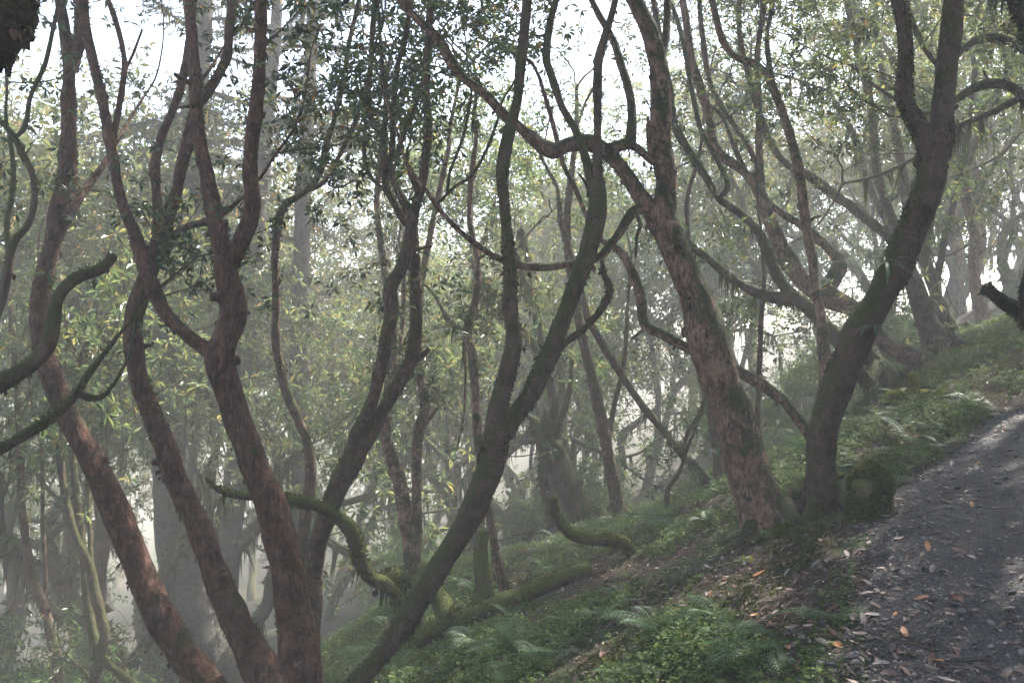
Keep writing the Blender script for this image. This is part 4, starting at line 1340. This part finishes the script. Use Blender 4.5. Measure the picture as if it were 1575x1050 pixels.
# canopy trees added around and behind the viewer (to shade path and near mist; their crowns overhang the frame)
for i, (x, y, s_) in enumerate([(-6.2, 2.6, 1.3), (8.0, 4.6, 1.2), (4.2, 0.8, 1.25), (-3.2, -1.2, 1.3), (7.9, 7.7, 1.5), (9.6, 9.6, 1.3), (8.7, 12.6, 1.2), (1.6, -3.5, 1.25), (-7.5, 6.5, 1.5), (9.5, 2.0, 1.3), (6.3, 1.6, 1.2), (-1.5, -4.5, 1.3), (5.0, -3.5, 1.3), (-8.5, 1.5, 1.6), (-6.0, -4.5, 1.5), (2.5, -7.5, 1.4), (-10.5, 9.5, 1.6), (11.5, 5.5, 1.3), (-3.0, -8.5, 1.5), (8.0, -2.0, 1.3)]):
    place_bg(i % len(BG), x, y, i * 1.3, s_, 'tree rooted outside the picture, added to shade the path and near mist', 'added shade trees just outside the frame')

# ------------------------------------------------------------------ leafy shrubs at the lower left and in the mist
def shrub_mesh(seed, L=(0.06, 0.11)):
    T = Tree(seed)
    for k in range(9):
        az = T.r.uniform(0, 6.28)
        T.grow(np.array([0.1 * math.cos(az), 0.1 * math.sin(az), -0.05]), np.array([math.cos(az) * 0.5, math.sin(az) * 0.5, 1]), T.r.uniform(0.5, 0.9), 0.014, 3, up=0.1, spread=0.9)
    return T.wood.mesh('stems', M['bark_grey']), T.leaves(7, 2, 0.12, L).mesh('foliage', M['shrub'], smooth=False)


SH = [shrub_mesh(300 + i) for i in range(4)]
sr = np.random.default_rng(55)
def place_shrub(x, y, s_, lab, grp):
    e = empty('leafy_shrub', (x, y, h1(x, y)), lab + ', ' + where(x, y), 'shrub', grp)
    e.rotation_euler = (0, 0, sr.uniform(0, 6.28))
    e.scale = (s_, s_, s_ * sr.uniform(0.9, 1.3))
    a, b = SH[int(sr.integers(4))]
    for nme, me in (('stems', a), ('foliage', b)):
        o = bpy.data.objects.new(nme, me); COL.objects.link(o); o.parent = e
        if nme == 'foliage':
            o["kind"] = 'stuff'


for k in range(8):
    y = sr.uniform(11.5, 17)
    x = sr.uniform(-0.70, -0.50) * y
    place_shrub(x, y, sr.uniform(0.9, 1.6), 'bright green leafy shrub downhill', 'leafy shrubs downhill at the left')
for k in range(12):
    y = sr.uniform(15, 30)
    x = sr.uniform(-0.22, 0.1) * y
    place_shrub(x, y, sr.uniform(0.5, 1.1), 'misty leafy shrub in the hollow', 'leafy shrubs in the hollow')
for k in range(16):
    y = sr.uniform(14, 26)
    x = sr.uniform(0.22, 0.46) * y
    place_shrub(x, y, sr.uniform(0.4, 0.8), 'low leafy shrub on the bank', 'leafy shrubs on the right bank')

# ------------------------------------------------------------------ undergrowth, ferns, litter, stones
gr = np.random.default_rng(77)
def scatter(n, ymax=16.0, near=3.2):
    """points on the ground inside a generous view wedge, denser near the viewer"""
    y = near + (ymax - near) * gr.random(n) ** 1.5
    x = gr.uniform(-0.48, 0.72, n) * y
    return x, y


def veg_mask(x, y):
    P = np.stack([x, y, np.zeros_like(x)], 1)
    return 0.6 * lump(P, 0.45, 2) + 0.75 * lump(P + 2.2, 1.25, 3)


x, y = scatter(105000)
t = path_t(x, y)
vm = veg_mask(x, y)
d_edge = np.where(t < 0, -t, t - PATH_W)
logs = np.vstack([np.vstack([l[0][:, :2] for l in T_.limbs])[::3] for b_, T_ in TREES if any(np.hypot(*(b_[:2] - at(*q_)[:2])) < 0.9 for q_ in ((668, 968, 8.5), (700, 966, 8.5), (972, 848, 9.05)))])
clear = np.ones(len(x), bool)
for s_ in range(0, len(x), 8000):
    clear[s_:s_ + 8000] = (((x[s_:s_ + 8000, None] - logs[None, :, 0]) ** 2 + (y[s_:s_ + 8000, None] - logs[None, :, 1]) ** 2).min(1) > 0.19 ** 2)
keep = clear & (d_edge > 0.02 + 0.15 * gr.random(len(x))) & ((vm + gr.normal(0, 0.22, len(x)) > 0.06 - 0.03 * (y - 4)))
x, y = x[keep], y[keep]
z = height(x, y)
n = len(x)
pos = np.stack([x, y, z], 1)
acc = Acc()
per = 6
hgt = gr.uniform(0.02, 0.12, n) * (1 + 0.5 * veg_mask(x, y))
top = pos + np.stack([gr.normal(0, 0.02, n), gr.normal(0, 0.02, n), hgt], 1)
blades(acc, pos, top - pos, hgt, np.full(n, 0.004), gr)
az = gr.uniform(0, 6.28, (n, per))
lay = gr.uniform(0.35, 1.0, (n, per))
base = (pos[:, None] + (top - pos)[:, None] * lay[..., None]).reshape(-1, 3)
dv = np.stack([np.cos(az), np.sin(az), gr.uniform(-0.1, 0.55, (n, per))], -1).reshape(-1, 3)
ln = gr.uniform(0.014, 0.046, n * per)
leaf_set(acc, base, dv, np.array([[0, 0, 1.0]]) + gr.normal(0, 0.15, (n * per, 3)), ln, ln * gr.uniform(0.38, 0.62, n * per), 0.2, 0.15)
und = acc.build('undergrowth', M['herb'], smooth=False)
tag(und, 'low green herbs carpeting the slope', 'undergrowth', kind='stuff')

# moss turf
x, y = scatter(60000, 13)
t = path_t(x, y)
P3 = np.stack([x, y, np.zeros_like(x)], 1)
mk = lump(P3 + 5, 0.8, 3)
keep = ((t < -0.02) | (t > PATH_W + 0.02)) & (mk + gr.normal(0, 0.15, len(x)) > 0.12)
x, y = x[keep], y[keep]
pos = np.stack([x, y, height(x, y) - 0.004], 1)
n = len(x)
acc = Acc()
for q in range(3):
    ln = gr.uniform(0.015, 0.04, n)
    blades(acc, pos + gr.normal(0, 0.012, (n, 3)) * [1, 1, 0], np.array([[0, 0, 1.0]]) + gr.normal(0, 0.5, (n, 3)), ln, ln * 0.5, gr)
tag(acc.build('moss_turf', M['moss'], smooth=False), 'patches of short green moss on the soil', 'moss', kind='stuff')

# ferns: single plants
def frond_mesh(seed, L):
    r = np.random.default_rng(seed)
    a = Acc()
    n = 15
    p = np.zeros(3); d = norm(np.array([0.75, 0, 0.66]))
    pts = [p]
    for k in range(n):
        p = p + d * L / n
        d = norm(d + np.array([0, 0, -0.10]))
        pts.append(p)
    pts = np.array(pts)
    tube(a, pts, np.linspace(0.003, 0.001, len(pts)), 4, 0, cap=False)
    for k in range(2, n):
        f = k / n
        pl = L * 0.30 * math.sin(math.pi * min(1, (f * 0.92 + 0.1))) ** 0.8
        T = norm(pts[k + 1] - pts[k - 1])
        for sd_ in (-1, 1):
            pd = norm(np.array([0, sd_, 0]) + T * 0.35 + np.array([0, 0, -0.12]))
            m = 5
            tt = np.linspace(0.12, 0.9, m)[:, None]
            c = pts[k] + pd * pl * tt
            lw = pl * 0.24 * (1.1 - tt[:, 0])
            up = np.array([[0, 0, 1.0]])
            for s2 in (-1, 1):
                dd = norm(np.cross(pd, [0, 0, 1]) * s2 * 0.9 + pd * 0.55)
                leaf_set(a, c, np.repeat(dd[None], m, 0), up + r.normal(0, 0.1, (m, 3)), lw * 1.2, lw * 0.6, 0.1, 0.1)
    return a.mesh('frond', M['fern'], smooth=False)


FR = [frond_mesh(400 + i, l) for i, l in enumerate((0.24, 0.30, 0.36))]
fr = np.random.default_rng(88)
nf = 0
spots = []
for k in range(4000):
    px, py = fr.uniform(560, 1500), fr.uniform(600, 1050)
    d = ground_hit(px, py, 3.0, 14) if nf < 110 else None
    if nf >= 110:
        break
    if d is None:
        continue
    p = at(px, py, d)
    if -0.15 < path_t([p[0]], [p[1]])[0] < PATH_W + 0.1:
        continue
    if veg_mask(np.array([p[0]]), np.array([p[1]]))[0] < -0.1 or any((p[0] - a) ** 2 + (p[1] - b) ** 2 < 0.09 for a, b in spots):
        continue
    spots.append((p[0], p[1]))
    zone = 'below the gravel path' if p[1] < 7 else 'on the mossy slope'
    e = empty('fern', (p[0], p[1], h1(p[0], p[1]) - 0.01), 'small green fern ' + zone + ', ' + where(p[0], p[1]), 'fern', 'ferns ' + zone)
    e.rotation_euler = (0, 0, fr.uniform(0, 6.28))
    s_ = fr.uniform(0.6, 1.3)
    e.scale = (s_, s_, s_)
    m = int(fr.integers(4, 8))
    for q in range(m):
        o = bpy.data.objects.new('frond', FR[int(fr.integers(3))])
        COL.objects.link(o); o.parent = e
        o.rotation_euler = (fr.normal(0, 0.12), fr.normal(0, 0.22), q / m * 6.28 + fr.normal(0, 0.3))
    nf += 1

# leaf litter: the mass
x, y = scatter(60000, 13)
t = path_t(x, y)
vm = veg_mask(x, y)
onp = (t > 0) & (t < PATH_W)
edge = np.exp(-np.minimum(np.abs(t), np.abs(t - PATH_W)) / 0.35)
prob = np.where(onp, 0.30 + 0.55 * edge, np.clip(0.42 - 0.6 * vm, 0.05, 0.95))
keep = gr.random(len(x)) < prob
x, y, onp = x[keep], y[keep], onp[keep]
n = len(x)
pos = np.stack([x, y, height(x, y) + np.where(onp, 0.036, 0.008) + gr.uniform(0, 0.012, n)], 1)
az = gr.uniform(0, 6.28, n)
dv = np.stack([np.cos(az), np.sin(az), gr.normal(0, 0.16, n)], 1)
slope = 0.4
dv[:, 2] += dv[:, 0] * slope * (~onp)
ln = gr.uniform(0.012, 0.05, n) * (1 + 0.9 * (gr.random(n) < 0.2))
acc = Acc()
leaf_set(acc, pos, dv, np.stack([-slope * (~onp) + gr.normal(0, 0.25, n), gr.normal(0, 0.25, n), np.ones(n)], 1), ln, ln * gr.uniform(0.25, 0.42, n), 0.35, -0.06)
tag(acc.build('leaf_litter', M['litter'], smooth=False), 'scattered dry brown leaves and scraps covering the soil', 'leaf litter', kind='stuff')

# leaf litter: the largest leaves, one by one
def dead_leaf_mesh(seed, mat):
    r = np.random.default_rng(seed)
    n = 7
    V = []
    curl = r.uniform(0.1, 0.5); bend = r.uniform(-0.25, 0.35); tw = r.uniform(-0.5, 0.5)
    for k in range(n):
        f = k / (n - 1)
        w = 0.17 * math.sin(math.pi * (f * 0.94 + 0.03)) ** 0.75
        zc = bend * (f - 0.5) ** 2 + 0.02
        for s_ in (-1, 0, 1):
            V.append((f - 0.5, s_ * w, zc + abs(s_) * w * curl + s_ * w * tw * (f - 0.5)))
    V = np.array(V)
    q = []
    for k in range(n - 1):
        for s_ in (0, 1):
            q.append((k * 3 + s_, (k + 1) * 3 + s_, (k + 1) * 3 + s_ + 1, k * 3 + s_ + 1))
    a = Acc(); a.add(V, None, q)
    return a.mesh('fallen_leaf', mat)


DL = {c: [dead_leaf_mesh(500 + 7 * i + j, m) for j in range(3)] for i, (c, m) in enumerate(DEAD.items())}
lr = np.random.default_rng(91)
cnt = 0
for k in range(3000):
    if cnt >= 270:
        break
    if lr.random() < 0.62:
        px, py = lr.uniform(1180, 1575), lr.uniform(640, 1050)
    else:
        px, py = lr.uniform(640, 1320), lr.uniform(800, 1050)
    d = ground_hit(px, py, 3.0, 13)
    if d is None:
        continue
    p = at(px, py, d)
    t = path_t([p[0]], [p[1]])[0]
    onp = 0 < t < PATH_W
    if not onp and veg_mask(np.array([p[0]]), np.array([p[1]]))[0] > 0.25:
        continue
    if onp and lr.random() < 0.35 and t > 0.6:
        continue
    c = ['dark brown', 'reddish brown', 'orange-brown', 'pale tan', 'greyish'][int(lr.choice(5, p=[0.38, 0.28, 0.10, 0.12, 0.12]))]
    o = bpy.data.objects.new('fallen_leaf', DL[c][int(lr.integers(3))])
    COL.objects.link(o)
    where = 'lying on the gravel path' if onp else 'lying among herbs on the slope'
    tag(o, f'{c} dry leaf {where}', 'leaf', f'{c} fallen leaves ' + ('on the path' if onp else 'on the slope'))
    e_ = 0.06
    hx = (h1(p[0] + e_, p[1]) - h1(p[0] - e_, p[1])) / (2 * e_); hy = (h1(p[0], p[1] + e_) - h1(p[0], p[1] - e_)) / (2 * e_)
    nrm_ = Vector((-hx, -hy, 1)).normalized()
    q = nrm_.to_track_quat('Z', 'Y')
    o.rotation_mode = 'QUATERNION'
    from mathutils import Euler
    o.rotation_quaternion = q @ Euler((lr.normal(0, 0.22), lr.normal(0, 0.2), lr.uniform(0, 6.28))).to_quaternion()
    s_ = lr.uniform(0.045, 0.105)
    o.scale = (s_, s_, s_)
    o.location = (p[0], p[1], h1(p[0], p[1]) + (0.04 if onp else 0.022))
    cnt += 1

# stones
def stone_mesh(seed):
    r = np.random.default_rng(seed)
    import bmesh
    bm = bmesh.new()
    bmesh.ops.create_icosphere(bm, subdivisions=2, radius=1)
    V = np.array([v.co[:] for v in bm.verts])
    k = 1 + 0.22 * lump(V * 0.6 + r.uniform(0, 20, 3), 0.6, 2)
    sc = np.array([1, r.uniform(0.6, 0.9), r.uniform(0.35, 0.6)])
    V = V * k[:, None]
    for q in range(5):      # flat faces
        nn = norm(r.normal(size=3)); lim = r.uniform(0.6, 0.85)
        dd = V @ nn
        V = V - nn * np.clip(dd - lim, 0, None)[:, None]
    V *= sc
    for v, c in zip(bm.verts, V):
        v.co = c
    me = bpy.data.meshes.new('stone')
    bm.to_mesh(me); bm.free()
    me.materials.append(M['stone'])
    return me


ST = [stone_mesh(600 + i) for i in range(6)]
cnt = 0
for k in range(900):
    if cnt >= 110:
        break
    px, py = lr.uniform(1200, 1575), lr.uniform(660, 1050)
    d = ground_hit(px, py, 3.0, 11)
    if d is None:
        continue
    p = at(px, py, d)
    t = path_t([p[0]], [p[1]])[0]
    if not (-0.35 < t < PATH_W) or (t > 0.7 and lr.random() < 0.6):
        continue
    o = bpy.data.objects.new('stone', ST[int(lr.integers(6))])
    COL.objects.link(o)
    tag(o, 'small grey stone on the gravel path' if t > 0.02 else 'small grey stone bedded along the path edge', 'stone', 'stones on the path' if t > 0.02 else 'stones along the path edge')
    s_ = lr.uniform(0.012, 0.034)
    o.scale = (s_, s_, s_)
    o.rotation_euler = (lr.normal(0, 0.3), lr.normal(0, 0.3), lr.uniform(0, 6.28))
    o.location = (p[0], p[1], h1(p[0], p[1]) + (0.034 if t > 0.02 else 0.008))
    cnt += 1

# gravel chips: the mass
n = 46000
y = 3.2 + 8.5 * gr.random(n) ** 1.6
i = gr.integers(0, len(EDGE), n)
x = gr.uniform(0.2, 0.72, n) * y
t = path_t(x, y)
keep = (t > -0.18) & (t < PATH_W) & (gr.random(n) < np.where(t < 0.45, 1.0, 0.55))
x, y, t = x[keep], y[keep], t[keep]
n = len(x)
pos = np.stack([x, y, height(x, y) + np.where(t > 0.06, 0.031, 0.006)], 1)
s_ = 0.003 + 0.013 * gr.random(n) ** 2.5
oc = np.array([(1, 0, 0), (-1, 0, 0), (0, 1, 0), (0, -1, 0), (0, 0, 0.7), (0, 0, -0.7)], float)
V = oc[None] * gr.uniform(0.6, 1.2, (n, 6, 1)) * s_[:, None, None]
a = gr.uniform(0, 6.28, n)
ca, sa = np.cos(a)[:, None], np.sin(a)[:, None]
V = np.stack([V[..., 0] * ca - V[..., 1] * sa, V[..., 0] * sa + V[..., 1] * ca, V[..., 2]], -1) + pos[:, None]
fc = np.array([(0, 2, 4), (2, 1, 4), (1, 3, 4), (3, 0, 4), (2, 0, 5), (1, 2, 5), (3, 1, 5), (0, 3, 5)])
acc = Acc()
acc.add(V.reshape(-1, 3), (fc[None] + np.arange(n)[:, None, None] * 6).reshape(-1, 3))
tag(acc.build('gravel_chips', M['stone'], smooth=False), 'loose gravel chips strewn over the path', 'gravel', kind='stuff')

# small sticks on the path and slope
for k in range(16):
    px, py = lr.uniform(900, 1560), lr.uniform(700, 1040)
    d = ground_hit(px, py, 3.0, 11)
    if d is None:
        continue
    p = at(px, py, d)
    az = lr.uniform(0, 3.14); L = lr.uniform(0.10, 0.30)
    m = 7
    tt = np.linspace(-0.5, 0.5, m)
    q = np.stack([p[0] + math.cos(az) * L * tt + lr.normal(0, 0.005, m), p[1] + math.sin(az) * L * tt + lr.normal(0, 0.005, m)], 1)
    onp = 0 < path_t([p[0]], [p[1]])[0] < PATH_W
    zz = height(q[:, 0], q[:, 1]) + (0.04 if onp else 0.014)
    Q = np.column_stack([q, zz])
    a = Acc(); tube(a, Q, np.linspace(0.006, 0.003, m), 6, 0.12, 12)
    o = a.build('stick', M['bark_dark' if k % 3 else 'bark_pink'], None, Q[0])
    o.location = Q[0]
    tag(o, 'thin dry stick lying on the gravel path' if onp else 'thin dry stick lying on the slope', 'stick', 'sticks on the path' if onp else 'sticks on the slope')

# pale broken chip of wood by the path edge
p0, p1 = (at(px_, py_, d_) for px_, py_, d_ in ((1254, 975, 4.75), (1273, 994, 4.65)))
for p in (p0, p1):
    p[2] = h1(p[0], p[1]) + 0.03
a = Acc(); Q = np.linspace(p0, p1, 8)
tube(a, Q, np.array([0.003, 0.010, 0.013, 0.013, 0.013, 0.014, 0.013, 0.012]), 6, 0.2, 14)
o = a.build('wood_chip', M['cut_wood'], None, p0); o.location = p0
tag(o, 'pale splintered chip of wood lying in moss near the path edge', 'wood chip')

# crumpled bright wrapper on the slope
d = ground_hit(1150, 868, 3, 12) or 6.6
p = at(1150, 868, d); p[2] = h1(p[0], p[1]) + 0.03
m, nt, b = new_mat('wrapper')
co = nt.nodes.new("ShaderNodeTexCoord").outputs["Object"]
vv = nt.nodes.new("ShaderNodeTexVoronoi"); vv.inputs["Scale"].default_value = 45; nt.links.new(co, vv.inputs["Vector"])
ss = nt.nodes.new("ShaderNodeSeparateColor"); nt.links.new(vv.outputs["Color"], ss.inputs[0])
nt.links.new(ramp(nt, ss.outputs[0], [(0.0, (0.45, 0.42, 0.05)), (0.5, (0.5, 0.47, 0.08)), (0.7, (0.7, 0.72, 0.75)), (0.9, (0.6, 0.2, 0.1))]), b.inputs["Base Color"])
b.inputs["Metallic"].default_value = 0.4; b.inputs["Roughness"].default_value = 0.3
wr = np.random.default_rng(5)
g = np.linspace(-0.038, 0.038, 8)
A_, B_ = np.meshgrid(g, g, indexing='ij')
V = np.stack([A_.ravel() + wr.normal(0, 0.004, 64), wr.normal(0, 0.010, 64) - 0.3 * B_.ravel(), B_.ravel() + wr.normal(0, 0.004, 64)], 1)
a = Acc(); a.add(V, None, [(r_ * 8 + c_, r_ * 8 + 8 + c_, r_ * 8 + 9 + c_, r_ * 8 + 1 + c_) for r_ in range(7) for c_ in range(7)])
o = a.build('wrapper', m, smooth=False); o.location = p
tag(o, 'small crumpled yellow and silver wrapper caught in the herbs', 'wrapper')

# ------------------------------------------------------------------ mist
zlo = float(gz.min()) - 1.0
deps = bpy.context.evaluated_depsgraph_get()
top = 0.0
for o in scene.objects:
    if o.type == 'MESH':
        for c in o.bound_box:
            top = max(top, (o.matrix_world @ Vector(c)).z)
bpy.context.view_layer.update()
for o in scene.objects:
    if o.type == 'MESH':
        top = max(top, max((o.matrix_world @ Vector(c)).z for c in o.bound_box))
x0, x1, y0, y1, z0, z1 = -88, 78, -43, 113, zlo, top + 0.5
a = Acc()
a.add([(x0, y0, z0), (x1, y0, z0), (x1, y1, z0), (x0, y1, z0), (x0, y0, z1), (x1, y0, z1), (x1, y1, z1), (x0, y1, z1)], None,
      [(0, 3, 2, 1), (4, 5, 6, 7), (0, 1, 5, 4), (1, 2, 6, 5), (2, 3, 7, 6), (3, 0, 4, 7)])
hm = bpy.data.materials.new('haze')
hm.use_nodes = True
nt = hm.node_tree
nt.nodes.clear()
out = nt.nodes.new("ShaderNodeOutputMaterial")
pv = nt.nodes.new("ShaderNodeVolumePrincipled")
pv.inputs["Color"].default_value = (1.0, 1.0, 0.965, 1)
pv.inputs["Density"].default_value = HAZE_DENSITY
pv.inputs["Anisotropy"].default_value = 0.0
nt.links.new(pv.outputs[0], out.inputs["Volume"])
haze = a.build('haze', hm, smooth=False)
tag(haze, 'thin white mist filling the forest', 'mist', kind='stuff')
print('haze top', top, 'objects', len(scene.objects), 'bg', n_bg, 'tris', sum(len(m.polygons) for m in bpy.data.meshes))
